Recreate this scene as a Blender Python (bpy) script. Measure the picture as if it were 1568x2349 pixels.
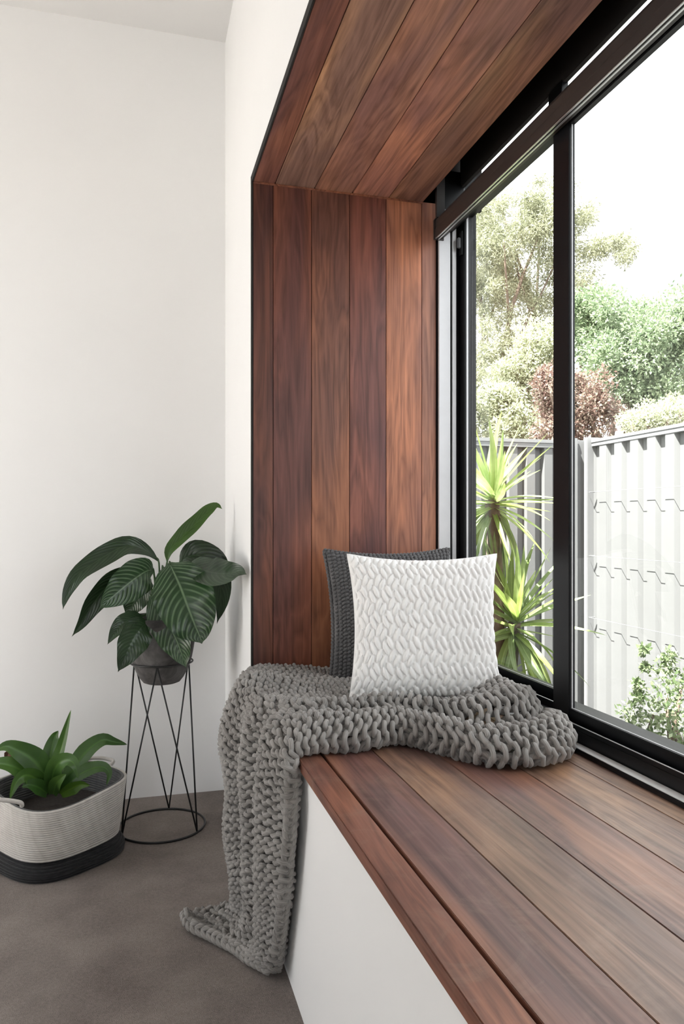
import bpy, bmesh, math, random
import numpy as np
from mathutils import Vector, Matrix

for o in list(bpy.data.objects):
    bpy.data.objects.remove(o)
SC = bpy.context.scene
COL = SC.collection
random.seed(7)
RNG = np.random.default_rng(11)

# ------------------------------------------------------------------ camera
# x: towards the window, y: along the window wall, z: up; the eye is 1.0 above the carpet
FPX, IMW, IMH, HORIZON = 1713.0, 1568.0, 2349.0, 1203.0
YAW = math.atan(472.0 / FPX)
SA, CA = math.sin(YAW), math.cos(YAW)
cam_data = bpy.data.cameras.new('camera')
cam = bpy.data.objects.new('camera', cam_data)
COL.objects.link(cam)
cam.location = (0, 0, 1)
cam.rotation_euler = (math.pi / 2, 0, -YAW)
cam_data.sensor_fit = 'VERTICAL'
cam_data.sensor_height = 36.0
cam_data.sensor_width = 36.0 * IMW / IMH
cam_data.lens = FPX / IMH * 36.0
cam_data.shift_y = (HORIZON - IMH / 2) / IMH
cam_data.clip_start = 0.02
SC.camera = cam

# ------------------------------------------------------------------ sky, sun, exposure
SKY = 2.3
SUN = 24.0
EXPOSURE = 0.85
world = bpy.data.worlds.new('world')
SC.world = world
world.use_nodes = True
bg = world.node_tree.nodes['Background']
bg.inputs[0].default_value = (0.96, 0.98, 1.0, 1)
bg.inputs[1].default_value = SKY
sun_data = bpy.data.lights.new('sun', 'SUN')
sun_data.energy = SUN
sun_data.angle = math.radians(0.6)
sun_data.color = (1.0, 0.975, 0.94)
sun = bpy.data.objects.new('sun', sun_data)
COL.objects.link(sun)
TO_SUN = Vector((-0.40, -0.15, 0.90)).normalized()
sun.rotation_euler = TO_SUN.to_track_quat('Z', 'Y').to_euler()
sun.location = TO_SUN * 12
vs = SC.view_settings
vs.view_transform = 'Standard'
vs.look = 'None'
vs.exposure = EXPOSURE
vs.gamma = 1.0
vs.use_curve_mapping = False

def portal(name, loc, size, direction):
    # marks an opening so that the renderer samples the sky through it; gives no light of its own
    d = bpy.data.lights.new(name, 'AREA')
    d.shape = 'RECTANGLE'
    d.size, d.size_y = size
    d.cycles.is_portal = True
    o = bpy.data.objects.new(name, d)
    COL.objects.link(o)
    o.location = loc
    o.rotation_euler = Vector(direction).to_track_quat('-Z', 'Y').to_euler()

# ------------------------------------------------------------------ measures of the room (eye height = 1)
WX = 0.324          # face of the window wall
BY = 2.83           # face of the far wall
CZ = 2.816          # ceiling
JY = 2.158          # far side of the window nook
HZ = 1.996          # underside of the timber lining
SZ = 0.533          # top of the seat
NY = -0.9           # near end of the nook
LX, RY = -1.9, -2.8 # left wall, wall behind the camera
YW = 0.90           # inner face of window frame

def at(px, py, X=None, Y=None, Z=None, t=None):
    u = (px - IMW / 2) / FPX
    v = (HORIZON - py) / FPX
    d = Vector((SA + CA * u, CA - SA * u, v))
    if X is not None: t = X / d.x
    if Y is not None: t = Y / d.y
    if Z is not None: t = (Z - 1) / d.z
    return Vector((0, 0, 1)) + d * t

# ------------------------------------------------------------------ materials
def srgb(r, g, b):
    f = lambda c: (c / 255 / 12.92) if c / 255 <= 0.04045 else ((c / 255 + 0.055) / 1.055) ** 2.4
    return (f(r), f(g), f(b), 1)

class NT:
    def __init__(self, name):
        self.m = bpy.data.materials.new(name)
        self.m.use_nodes = True
        self.t = self.m.node_tree
        self.p = self.t.nodes['Principled BSDF']
        self.out = self.t.nodes['Material Output']
    def n(self, typ, **kw):
        x = self.t.nodes.new('ShaderNode' + typ)
        for k, v in kw.items():
            if k.startswith('i_'):
                x.inputs[k[2:].replace('_', ' ')].default_value = v
            else:
                setattr(x, k, v)
        return x
    def l(self, a, b):
        self.t.links.new(a, b)
    def noise(self, vec, scale, detail=4, rough=0.55, dist=0.0):
        x = self.n('TexNoise')
        x.inputs['Scale'].default_value = scale
        x.inputs['Detail'].default_value = detail
        x.inputs['Roughness'].default_value = rough
        x.inputs['Distortion'].default_value = dist
        if vec is not None: self.l(vec, x.inputs['Vector'])
        return x.outputs['Fac']
    def ramp(self, fac, stops):
        x = self.n('ValToRGB')
        e = x.color_ramp.elements
        while len(e) < len(stops): e.new(0.5)
        for k, (p, c) in enumerate(stops):
            e[k].position = p
            e[k].color = c if len(c) == 4 else (*c, 1)
        self.l(fac, x.inputs['Fac'])
        return x.outputs['Color']
    def mix(self, fac, a, b, mode='MIX'):
        x = self.n('Mix', data_type='RGBA', blend_type=mode)
        for s, v in ((x.inputs[0], fac), (x.inputs[6], a), (x.inputs[7], b)):
            if hasattr(v, 'is_linked'): self.l(v, s)
            else: s.default_value = v
        return x.outputs[2]
    def math(self, op, a, b=0.0, c=0.0):
        x = self.n('Math', operation=op)
        for s, v in zip(x.inputs, (a, b, c)):
            if hasattr(v, 'is_linked'): self.l(v, s)
            else: s.default_value = v
        return x.outputs[0]
    def bump(self, h, strength, dist=0.002):
        x = self.n('Bump')
        x.inputs['Strength'].default_value = strength
        x.inputs['Distance'].default_value = dist
        self.l(h, x.inputs['Height'])
        self.l(x.outputs['Normal'], self.p.inputs['Normal'])
    def objco(self, scale=(1, 1, 1), rnd=False):
        tc = self.n('TexCoord')
        mp = self.n('Mapping')
        mp.inputs['Scale'].default_value = scale
        v = tc.outputs['Object']
        if rnd:
            oi = self.n('ObjectInfo')
            ad = self.n('VectorMath', operation='ADD')
            self.l(v, ad.inputs[0])
            m = self.n('VectorMath', operation='SCALE')
            m.inputs[0].default_value = (17.0, 31.0, 23.0)
            self.l(oi.outputs['Random'], m.inputs['Scale'])
            self.l(m.outputs[0], ad.inputs[1])
            v = ad.outputs[0]
        self.l(v, mp.inputs['Vector'])
        return mp.outputs['Vector']

def plain(name, col, rough=0.5, metal=0.0, spec=0.5, var=0.06, scale=20.0, bump=0.0, bscale=300.0):
    k = NT(name)
    v = k.objco()
    c0 = tuple(x * (1 - var) for x in col[:3]) + (1,)
    c1 = tuple(min(1, x * (1 + var)) for x in col[:3]) + (1,)
    k.l(k.ramp(k.noise(v, scale), [(0.3, c0), (0.7, c1)]), k.p.inputs['Base Color'])
    k.p.inputs['Roughness'].default_value = rough
    k.p.inputs['Metallic'].default_value = metal
    k.p.inputs['Specular IOR Level'].default_value = spec
    if bump: k.bump(k.noise(v, bscale, 3), bump, 0.001)
    return k.m

def wood(name, axis, worn=0.0, rough=0.4):
    # long grain along one axis; each plank's tone is its object colour
    k = NT(name)
    oi = k.n('ObjectInfo')
    s_f = [11.0, 11.0, 11.0]; s_f[axis] = 1.1
    s_g = [110.0, 110.0, 110.0]; s_g[axis] = 3.5
    s_l = [7.0, 7.0, 7.0]; s_l[axis] = 1.5
    vf, vg, vl = k.objco(s_f, True), k.objco(s_g, True), k.objco(s_l, True)
    figure = k.noise(vf, 1.0, 3, 0.5, 1.6)
    bands = k.math('FRACT', k.math('MULTIPLY', figure, 6.0))
    bands = k.math('ABSOLUTE', k.math('SUBTRACT', bands, 0.5))
    fine = k.noise(vg, 1.0, 5, 0.6, 0.2)
    slow = k.noise(vl, 1.0, 3, 0.5, 0.6)
    tone = k.math('ADD', k.math('MULTIPLY', bands, 0.48), k.math('MULTIPLY', fine, 0.70))
    c = k.ramp(tone, [(0.24, (0.52, 0.48, 0.47)), (0.5, (0.98, 0.98, 0.98)), (0.76, (1.4, 1.44, 1.44))])
    c = k.mix(1.0, oi.outputs['Color'], c, 'MULTIPLY')
    warm = k.mix(1.0, c, (1.35, 1.2, 1.0, 1), 'MULTIPLY')
    cool = k.mix(1.0, c, (0.72, 0.68, 0.78, 1), 'MULTIPLY')
    c = k.mix(k.ramp(slow, [(0.38, (0, 0, 0)), (0.62, (1, 1, 1))]), cool, warm)
    pores = k.ramp(k.noise(vg, 3.0, 2, 0.5), [(0.28, (1, 1, 1)), (0.36, (0, 0, 0))])
    c = k.mix(k.math('MULTIPLY', pores, 0.3), c, k.mix(1.0, c, (0.35, 0.3, 0.3, 1), 'MULTIPLY'))
    if worn:
        w = k.ramp(k.noise(k.objco((9, 9, 9), True), 1.0, 7, 0.7, 1.0), [(0.52, (0, 0, 0)), (0.72, (1, 1, 1))])
        c = k.mix(k.math('MULTIPLY', w, worn), c, (0.30, 0.21, 0.155, 1))
    k.l(c, k.p.inputs['Base Color'])
    k.l(k.ramp(fine, [(0.2, (rough + 0.13,) * 3), (0.8, (rough - 0.05,) * 3)]), k.p.inputs['Roughness'])
    k.bump(fine, 0.12, 0.001)
    return k.m

def leafy(name, dark, light, trans=0.35, rough=0.45, veins=False):
    k = NT(name)
    uv = k.n('UVMap')
    sep = k.n('SeparateXYZ')
    k.l(uv.outputs['UV'], sep.inputs[0])
    ux = k.math('ABSOLUTE', k.math('MULTIPLY', k.math('SUBTRACT', sep.outputs[0], 0.5), 2.0))
    oi = k.n('ObjectInfo')
    base = k.ramp(k.noise(k.objco((1, 1, 1), True), 9.0, 3), [(0.3, dark), (0.7, light)])
    if veins:
        ph = k.math('SUBTRACT', k.math('MULTIPLY', sep.outputs[1], 15.0), k.math('MULTIPLY', k.math('POWER', ux, 1.4), 3.6))
        st = k.math('ABSOLUTE', k.math('SUBTRACT', k.math('FRACT', ph), 0.5))
        stripe = k.ramp(st, [(0.0, (1, 1, 1)), (0.10, (0.75, 0.75, 0.75)), (0.22, (0, 0, 0))])
        mid = k.ramp(ux, [(0.015, (1, 1, 1)), (0.05, (0, 0, 0))])
        fade = k.ramp(ux, [(0.06, (0.25, 0.25, 0.25)), (0.3, (1, 1, 1)), (0.9, (0.8, 0.8, 0.8)), (1.0, (0.1, 0.1, 0.1))])
        fac = k.math('MAXIMUM', k.math('MULTIPLY', k.math('MULTIPLY', stripe, fade), veins), k.math('MULTIPLY', mid, veins * 1.1))
        base = k.mix(fac, base, (0.33, 0.47, 0.27, 1))
        k.bump(st, 0.35, 0.003)
    else:
        mid = k.ramp(ux, [(0.03, (1, 1, 1)), (0.16, (0, 0, 0))])
        base = k.mix(k.math('MULTIPLY', mid, 0.35), base, tuple(min(1, x * 1.7) for x in light[:3]) + (1,))
    base = k.mix(1.0, base, oi.outputs['Color'], 'MULTIPLY')
    k.l(base, k.p.inputs['Base Color'])
    k.p.inputs['Roughness'].default_value = rough
    if trans:
        tr = k.n('BsdfTranslucent')
        k.l(base, tr.inputs['Color'])
        mx = k.n('MixShader')
        mx.inputs[0].default_value = trans
        k.l(k.p.outputs[0], mx.inputs[1])
        k.l(tr.outputs[0], mx.inputs[2])
        k.l(mx.outputs[0], k.out.inputs['Surface'])
    return k.m

def foliage(name, cols, trans=0.4):
    # every leaf of a crown keeps one colour, drawn from its own mesh island
    k = NT(name)
    g = k.n('NewGeometry')
    base = k.ramp(g.outputs['Random Per Island'], [(i / (len(cols) - 1), c) for i, c in enumerate(cols)])
    k.l(base, k.p.inputs['Base Color'])
    k.p.inputs['Roughness'].default_value = 0.55
    tr = k.n('BsdfTranslucent')
    k.l(base, tr.inputs['Color'])
    mx = k.n('MixShader')
    mx.inputs[0].default_value = trans
    k.l(k.p.outputs[0], mx.inputs[1])
    k.l(tr.outputs[0], mx.inputs[2])
    k.l(mx.outputs[0], k.out.inputs['Surface'])
    return k.m

def glass_mat():
    k = NT('window_glass')
    tr = k.n('BsdfTransparent')
    tr.inputs['Color'].default_value = (0.97, 0.985, 0.98, 1)
    gl = k.n('BsdfGlossy')
    gl.inputs['Roughness'].default_value = 0.005
    # reflectance of a thin pane, the same from both faces
    g = k.n('NewGeometry')
    dt = k.n('VectorMath', operation='DOT_PRODUCT')
    k.l(g.outputs['Incoming'], dt.inputs[0])
    k.l(g.outputs['Normal'], dt.inputs[1])
    c = k.math('ABSOLUTE', dt.outputs['Value'])
    refl = k.math('MULTIPLY_ADD', k.math('POWER', k.math('SUBTRACT', 1.0, c), 5.0), 0.93, 0.035)
    mx = k.n('MixShader')
    k.l(refl, mx.inputs[0])
    k.l(tr.outputs[0], mx.inputs[1])
    k.l(gl.outputs[0], mx.inputs[2])
    k.l(mx.outputs[0], k.out.inputs['Surface'])
    return k.m

def carpet_mat():
    k = NT('carpet')
    v = k.objco()
    big = k.noise(v, 5.0, 4, 0.6)
    fine = k.noise(v, 420.0, 2, 0.7)
    tuft = k.noise(v, 130.0, 3, 0.6)
    c = k.ramp(k.math('ADD', k.math('ADD', k.math('MULTIPLY', big, 0.4), k.math('MULTIPLY', fine, 0.35)), k.math('MULTIPLY', tuft, 0.25)),
               [(0.3, (0.125, 0.104, 0.093)), (0.68, (0.36, 0.315, 0.288))])
    k.l(c, k.p.inputs['Base Color'])
    k.p.inputs['Roughness'].default_value = 0.95
    k.p.inputs['Specular IOR Level'].default_value = 0.1
    k.bump(fine, 0.8, 0.004)
    return k.m

def yarn_mat(name, lo, hi, scale=900.0):
    # strands: stretched noise along the yarn (u runs round it, v along it)
    k = NT(name)
    uv = k.n('UVMap')
    mp = k.n('Mapping')
    mp.inputs['Scale'].default_value = (9.0, 1.2, 1.0)
    k.l(uv.outputs['UV'], mp.inputs['Vector'])
    st = k.noise(mp.outputs['Vector'], 1.6, 3, 0.6)
    tone = k.noise(k.objco(), 14.0, 3)
    f = k.math('ADD', k.math('MULTIPLY', st, 0.6), k.math('MULTIPLY', tone, 0.4))
    k.l(k.ramp(f, [(0.3, lo), (0.7, hi)]), k.p.inputs['Base Color'])
    k.p.inputs['Roughness'].default_value = 0.9
    k.p.inputs['Specular IOR Level'].default_value = 0.15
    k.p.inputs['Sheen Weight'].default_value = 0.15
    k.bump(st, 0.5, 0.002)
    return k.m

M = {}
M['wall'] = plain('white_wall_paint', (0.83, 0.828, 0.824, 1), 0.85, var=0.01, scale=3, bump=0.05, bscale=180)
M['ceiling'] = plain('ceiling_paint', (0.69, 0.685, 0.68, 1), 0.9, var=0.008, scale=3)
M['carpet'] = carpet_mat()
M['wood_y'] = wood('jarrah_grain_y', 1)
M['wood_z'] = wood('jarrah_grain_z', 2)
M['wood_seat'] = wood('jarrah_seat', 1, worn=0.3, rough=0.36)
M['dark_gap'] = plain('dark_backing', (0.012, 0.01, 0.009, 1), 0.9)
M['black'] = plain('black_powder_coat', (0.006, 0.006, 0.007, 1), 0.32, spec=0.2, var=0.05)
M['pale_grey'] = plain('satin_pale_grey', (0.60, 0.60, 0.62, 1), 0.38, metal=0.2, var=0.03)  # pale grey for jamb strips and for glints painted along frame edges
M['bright_metal'] = plain('bare_aluminium', (0.7, 0.7, 0.71, 1), 0.3, metal=0.8, var=0.03)
M['blind'] = plain('dark_blind', (0.028, 0.023, 0.021, 1), 0.4, var=0.08)
M['glass'] = glass_mat()
M['wire'] = plain('black_wire', (0.008, 0.008, 0.008, 1), 0.4)

# ------------------------------------------------------------------ mesh helpers
class MB:
    def __init__(self):
        self.v, self.f, self.uv = [], [], []
    def add(self, vs, fs, uvs=None):
        b = len(self.v)
        self.v += [tuple(p) for p in vs]
        for i, q in enumerate(fs):
            self.f.append(tuple(b + j for j in q))
            self.uv.append(uvs[i] if uvs else None)
        return self
    def box(self, x0, x1, y0, y1, z0, z1):
        vs = [(x0, y0, z0), (x1, y0, z0), (x1, y1, z0), (x0, y1, z0), (x0, y0, z1), (x1, y0, z1), (x1, y1, z1), (x0, y1, z1)]
        return self.add(vs, [(0, 3, 2, 1), (4, 5, 6, 7), (0, 1, 5, 4), (1, 2, 6, 5), (2, 3, 7, 6), (3, 0, 4, 7)])
    def tube(self, pts, r, n=8, closed=False, cap=True, uvs=False, up=None):
        P = np.array([tuple(p) for p in pts], float)
        m = len(P)
        R = np.full(m, r, float) if np.isscalar(r) else np.array(r, float)
        if closed: T = np.roll(P, -1, 0) - np.roll(P, 1, 0)
        else: T = np.gradient(P, axis=0)
        T /= np.linalg.norm(T, axis=1)[:, None] + 1e-12
        nrm = np.array(up, float) if up is not None else np.array((0.31, 0.17, 0.93))
        a = nrm - T[0] * nrm.dot(T[0])
        if np.linalg.norm(a) < 1e-3: a = np.cross(T[0], (1, 0, 0))
        N = []
        for i in range(m):
            a = a - T[i] * a.dot(T[i])
            a /= np.linalg.norm(a) + 1e-12
            N.append(a.copy())
        N = np.array(N)
        B = np.cross(T, N)
        th = np.linspace(0, 2 * math.pi, n, endpoint=False)
        ring = P[:, None] + R[:, None, None] * (N[:, None] * np.cos(th)[None, :, None] + B[:, None] * np.sin(th)[None, :, None])
        vs = ring.reshape(-1, 3)
        fs, us = [], []
        L = np.concatenate([[0], np.cumsum(np.linalg.norm(np.diff(P, axis=0), axis=1))]) / max(1e-9, float(np.mean(R)) * 6.28)
        for i in range(m if closed else m - 1):
            j = (i + 1) % m
            for k in range(n):
                q = (k + 1) % n
                fs.append((i * n + k, i * n + q, j * n + q, j * n + k))
                if uvs: us.append(((k / n, L[i]), ((k + 1) / n, L[i]), ((k + 1) / n, L[i] + 0.3 if j == 0 else L[j]), (k / n, L[i] + 0.3 if j == 0 else L[j])))
        if cap and not closed:
            fs.append(tuple(range(n))[::-1])
            fs.append(tuple((m - 1) * n + k for k in range(n)))
            if uvs: us += [tuple((0, 0) for _ in range(n))] * 2
        return self.add(vs, fs, us if uvs else None)
    def lathe(self, prof, c=(0, 0, 0), n=40):
        m = len(prof)
        vs = [(c[0] + r * math.cos(2 * math.pi * k / n), c[1] + r * math.sin(2 * math.pi * k / n), c[2] + z) for r, z in prof for k in range(n)]
        fs = [(i * n + k, i * n + (k + 1) % n, (i + 1) * n + (k + 1) % n, (i + 1) * n + k) for i in range(m - 1) for k in range(n)]
        return self.add(vs, fs)
    def prism(self, poly, y0, y1):      # outline in x,z pushed along y
        n = len(poly)
        vs = [(x, y0, z) for x, z in poly] + [(x, y1, z) for x, z in poly]
        fs = [tuple(range(n)), tuple(range(2 * n - 1, n - 1, -1))] + [(k, k + n, (k + 1) % n + n, (k + 1) % n) for k in range(n)]
        return self.add(vs, fs)
    def build(self, name, mat, parent=None, smooth=False, bevel=0.0, center=False, segs=2, local=False):
        me = bpy.data.meshes.new(name)
        off = Vector((0, 0, 0))
        vs = self.v
        if center:
            a = np.array(vs)
            off = Vector((a.min(0) + a.max(0)) / 2)
            vs = [(x - off.x, y - off.y, z - off.z) for x, y, z in vs]
        me.from_pydata(vs, [], self.f)
        if any(u is not None for u in self.uv):
            lay = me.uv_layers.new(name='UVMap')
            flat = []
            for q, u in zip(self.f, self.uv):
                for i in range(len(q)):
                    flat += list(u[i]) if u is not None else [0.0, 0.0]
            lay.data.foreach_set('uv', flat)
        bm = bmesh.new()
        bm.from_mesh(me)
        bmesh.ops.recalc_face_normals(bm, faces=bm.faces) if len(self.f) < 4000 else None
        if bevel:
            bmesh.ops.bevel(bm, geom=list(bm.edges), offset=bevel, segments=segs, affect='EDGES', clamp_overlap=True)
        bm.to_mesh(me)
        bm.free()
        if smooth: me.polygons.foreach_set('use_smooth', [True] * len(me.polygons))
        me.materials.append(mat)
        o = bpy.data.objects.new(name, me)
        COL.objects.link(o)
        o.location = off
        if parent is not None:
            o.parent = parent
            o.location = off if local else off - parent.location
        return o

def tag(o, label=None, cat=None, group=None, kind=None):
    for k, v in (('label', label), ('category', cat), ('group', group), ('kind', kind)):
        if v: o[k] = v
    return o

def empty(name, loc=(0, 0, 0)):
    o = bpy.data.objects.new(name, None)
    o.empty_display_size = 0.05
    COL.objects.link(o)
    o.location = loc
    return o

def catmull(P, n):
    P = np.array([tuple(p) for p in P], float)
    Q = np.vstack([2 * P[0] - P[1], P, 2 * P[-1] - P[-2]])
    out = []
    m = len(P) - 1
    for x in np.linspace(0, m, n):
        i = min(int(x), m - 1)
        t = x - i
        a, b, c, d = Q[i], Q[i + 1], Q[i + 2], Q[i + 3]
        out.append(0.5 * ((2 * b) + (c - a) * t + (2 * a - 5 * b + 4 * c - d) * t * t + (3 * b - a - 3 * c + d) * t ** 3))
    return np.array(out)

def box_obj(name, mat, parent, x0, x1, y0, y1, z0, z1, bevel=0.0, center=True, col=None):
    o = MB().box(x0, x1, y0, y1, z0, z1).build(name, mat, parent, bevel=bevel, center=center)
    if col: o.color = (*col, 1)
    return o

# ------------------------------------------------------------------ the room shell
def struct(name, mb, mat, **kw):
    return tag(mb.build(name, mat, **kw), kind='structure')

struct('floor', MB().box(LX, WX, RY, BY, -0.12, 0), M['carpet'])
struct('ceiling', MB().box(LX - 0.1, WX + 0.1, RY - 0.1, BY + 0.1, CZ, CZ + 0.05), M['ceiling'])
struct('wall_back', MB().box(LX - 0.1, WX + 0.1, BY, BY + 0.1, -0.12, CZ), M['wall'])
wr = MB()
wr.box(WX, WX + 0.1, JY + 0.02, BY, -0.12, CZ)
wr.box(WX, WX + 0.1, NY - 0.02, JY + 0.02, HZ + 0.02, CZ)
wr.box(WX, WX + 0.1, RY, NY - 0.02, -0.12, CZ)
struct('wall_right', wr, M['wall'])
# plain openings added out of frame, left and behind the camera, to light the room
wl = MB()
wl.box(LX - 0.1, LX, RY, 1.65, -0.12, CZ)
wl.box(LX - 0.1, LX, 2.45, BY, -0.12, CZ)
wl.box(LX - 0.1, LX, 1.65, 2.45, 2.1, CZ)
struct('wall_left', wl, M['wall'])
wn = MB()
wn.box(LX - 0.1, -1.8, RY - 0.1, RY, -0.12, CZ)
wn.box(-1.0, WX + 0.1, RY - 0.1, RY, -0.12, CZ)
wn.box(-1.8, -1.0, RY - 0.1, RY, 2.4, CZ)
struct('wall_front', wn, M['wall'])
portal('portal_front', (-1.4, RY - 0.05, 1.15), (0.8, 2.5), (0, 1, 0))
portal('portal_left', (LX - 0.05, 2.05, 1.0), (0.8, 2.2), (1, 0, 0))
portal('portal_window', (1.06, (JY + NY) / 2, 1.3), (JY - NY, 1.5), (-1, 0, 0))

# dark strips drawn as the shadow gap round the mouth of the nook
tb = MB()
tb.box(WX - 0.0008, WX + 0.003, JY - 0.002, JY + 0.02, SZ, HZ + 0.004)
struct('trim_1', tb, M['dark_gap'])
tb = MB()
tb.box(WX - 0.001, WX + 0.003, NY - 0.02, JY + 0.02, HZ - 0.001, HZ + 0.02)
struct('trim_2', tb, M['dark_gap'])

# timber lining of the far side of the nook: upright planks
side = struct('trim_3', MB().box(WX + 0.004, 0.905, JY + 0.016, JY + 0.03, 0.3, HZ + 0.2), M['dark_gap'])
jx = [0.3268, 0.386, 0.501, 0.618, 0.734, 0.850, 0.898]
jc = [(0.135, 0.053, 0.036), (0.185, 0.070, 0.047), (0.225, 0.095, 0.056), (0.170, 0.064, 0.050), (0.35, 0.150, 0.090), (0.32, 0.150, 0.10)]  # last plank, by the window, has its lit look in the tone
for i in range(6):
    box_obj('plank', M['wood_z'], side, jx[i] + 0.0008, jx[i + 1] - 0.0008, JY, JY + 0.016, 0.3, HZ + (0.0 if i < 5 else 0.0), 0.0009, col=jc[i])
box_obj('cover_bead', M['wood_y'], side, WX + 0.004, 0.855, JY - 0.003, JY, HZ - 0.006, HZ, 0.001, col=(0.26, 0.11, 0.07))

# timber lining overhead: planks run along the window
over = struct('trim_4', MB().box(WX + 0.004, 0.845, NY, JY + 0.016, HZ + 0.016, HZ + 0.03), M['dark_gap'])
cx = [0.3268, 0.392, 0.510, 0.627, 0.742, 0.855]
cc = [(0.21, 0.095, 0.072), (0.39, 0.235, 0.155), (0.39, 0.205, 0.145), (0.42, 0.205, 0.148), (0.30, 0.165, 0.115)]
for i in range(5):
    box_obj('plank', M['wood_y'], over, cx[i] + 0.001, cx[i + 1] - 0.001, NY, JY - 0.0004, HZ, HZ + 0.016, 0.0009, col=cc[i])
# recess above the blind, near-black to stand in for shade on the lining
rc = MB()
rc.box(0.845, 0.855, NY, JY + 0.03, HZ + 0.016, 2.2)
rc.box(0.845, 1.06, NY, JY + 0.03, 2.2, 2.24)
rc.box(0.855, 1.06, JY + 0.016, JY + 0.03, HZ, 2.2)
struct('trim_5', rc, M['dark_gap'])
# the outside of the box window, and its near end
M['render_out'] = plain('outer_cladding', (0.35, 0.34, 0.33, 1), 0.8)
bo = MB()
bo.box(WX + 0.1, 1.04, JY + 0.03, JY + 0.09, -0.3, 2.26)
bo.box(WX + 0.1, 1.04, NY - 0.08, NY - 0.02, -0.3, 2.26)
bo.box(WX + 0.1, 1.06, NY - 0.08, JY + 0.09, 2.24, 2.29)
bo.box(1.0, 1.04, NY - 0.08, JY + 0.09, -0.3, 0.52)
struct('wall_bay', bo, M['render_out'])
struct('trim_6', MB().box(WX + 0.004, 0.9, NY - 0.02, NY, 0.3, HZ + 0.1), M['wood_z']).color = (0.16, 0.065, 0.045, 1)

# ------------------------------------------------------------------ window seat
seat = empty('window_seat', (0.6, 0.6, 0))
tag(seat, 'built-in window seat with reddish-brown timber plank top and white painted front', 'bench')
box_obj('front_panel', M['wall'], seat, WX, WX + 0.016, NY - 0.02, JY, 0.0, SZ - 0.022, center=False)
box_obj('carcass', M['dark_gap'], seat, WX + 0.02, 0.99, NY, JY - 0.002, 0.0, SZ - 0.022, center=False)
sx = [0.312, 0.3635, 0.4706, 0.591, 0.708, 0.8215, 0.868]
scol = [(0.205, 0.086, 0.054), (0.168, 0.082, 0.062), (0.185, 0.110, 0.076), (0.190, 0.098, 0.069), (0.205, 0.126, 0.088), (0.22, 0.145, 0.105)]  # palest plank, by the sill, has sheen painted into its tone
for i in range(6):
    g0 = 0.0036 if i == 1 else 0.0007
    g1 = 0.0018 if i == 0 else 0.0007
    if i == 0: g0 = 0
    o = box_obj('front_edge_board' if i == 0 else 'plank', M['wood_seat'], seat, sx[i] + g0, sx[i + 1] - g1, NY, JY - 0.002, SZ - 0.022, SZ, 0.0016 if i == 0 else 0.0008, col=scol[i])

# ------------------------------------------------------------------ window
win = tag(empty('window_1', (0.95, 0.6, 0.53)), kind='structure')
B = M['black']
M['sill_white'] = plain('pale_sill_strip', (0.78, 0.78, 0.77, 1), 0.35)
def wbox(name, mat, x0, x1, y0, y1, z0, z1, bevel=0.0012, parent=None):
    return box_obj(name, mat, parent or win, x0, x1, y0, y1, z0, z1, bevel)
wbox('sub_sill', B, 0.8637, 0.889, NY, JY - 0.003, 0.5335, 0.5435)
wbox('sill_strip', M['sill_white'], 0.8655, 0.8865, NY, JY - 0.003, 0.5435, 0.5452, 0.0004)
wbox('sill_track', B, 0.889, 1.03, NY, JY - 0.003, 0.5205, 0.570)
wbox('track_rib', B, 0.889, 0.896, NY, JY - 0.003, 0.570, 0.579)
wbox('track_glint', M['pale_grey'], 0.8885, 0.8902, NY, JY - 0.003, 0.579, 0.5802, 0.0)  # pale strip painted in as the highlight along the track edge
wbox('track_rib', B, 0.941, 0.947, NY, JY - 0.003, 0.570, 0.585)
wbox('track_glint', M['pale_grey'], 0.9405, 0.9425, NY, JY - 0.003, 0.585, 0.5862, 0.0)  # the same painted highlight on the outer rib
wbox('frame_head', M['dark_gap'], 0.978, 0.992, NY, JY, 2.054, 2.2)  # near-black like the recess, so that it reads as shade
wbox('transom_post', B, 0.976, 0.994, 1.575, 1.635, 1.99, 2.06)
wbox('head_rail', B, 0.905, 0.945, NY, JY, 1.905, 1.942)
wbox('transom', B, 0.962, 1.03, NY, JY, 1.975, 2.005)
wbox('frame_jamb', B, 0.8985, 1.03, JY - 0.008, JY + 0.02, 0.53, 2.1)
wbox('jamb_strip', M['pale_grey'], 0.9005, 0.9385, JY - 0.016, JY - 0.008, 0.57, 1.975)
wbox('jamb_strip', M['pale_grey'], 0.9455, 0.9585, JY - 0.016, JY - 0.008, 0.57, 1.975)
wbox('highlight_pane', M['glass'], 0.986, 0.990, NY, JY - 0.01, 2.0, 2.08, 0.0)

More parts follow.
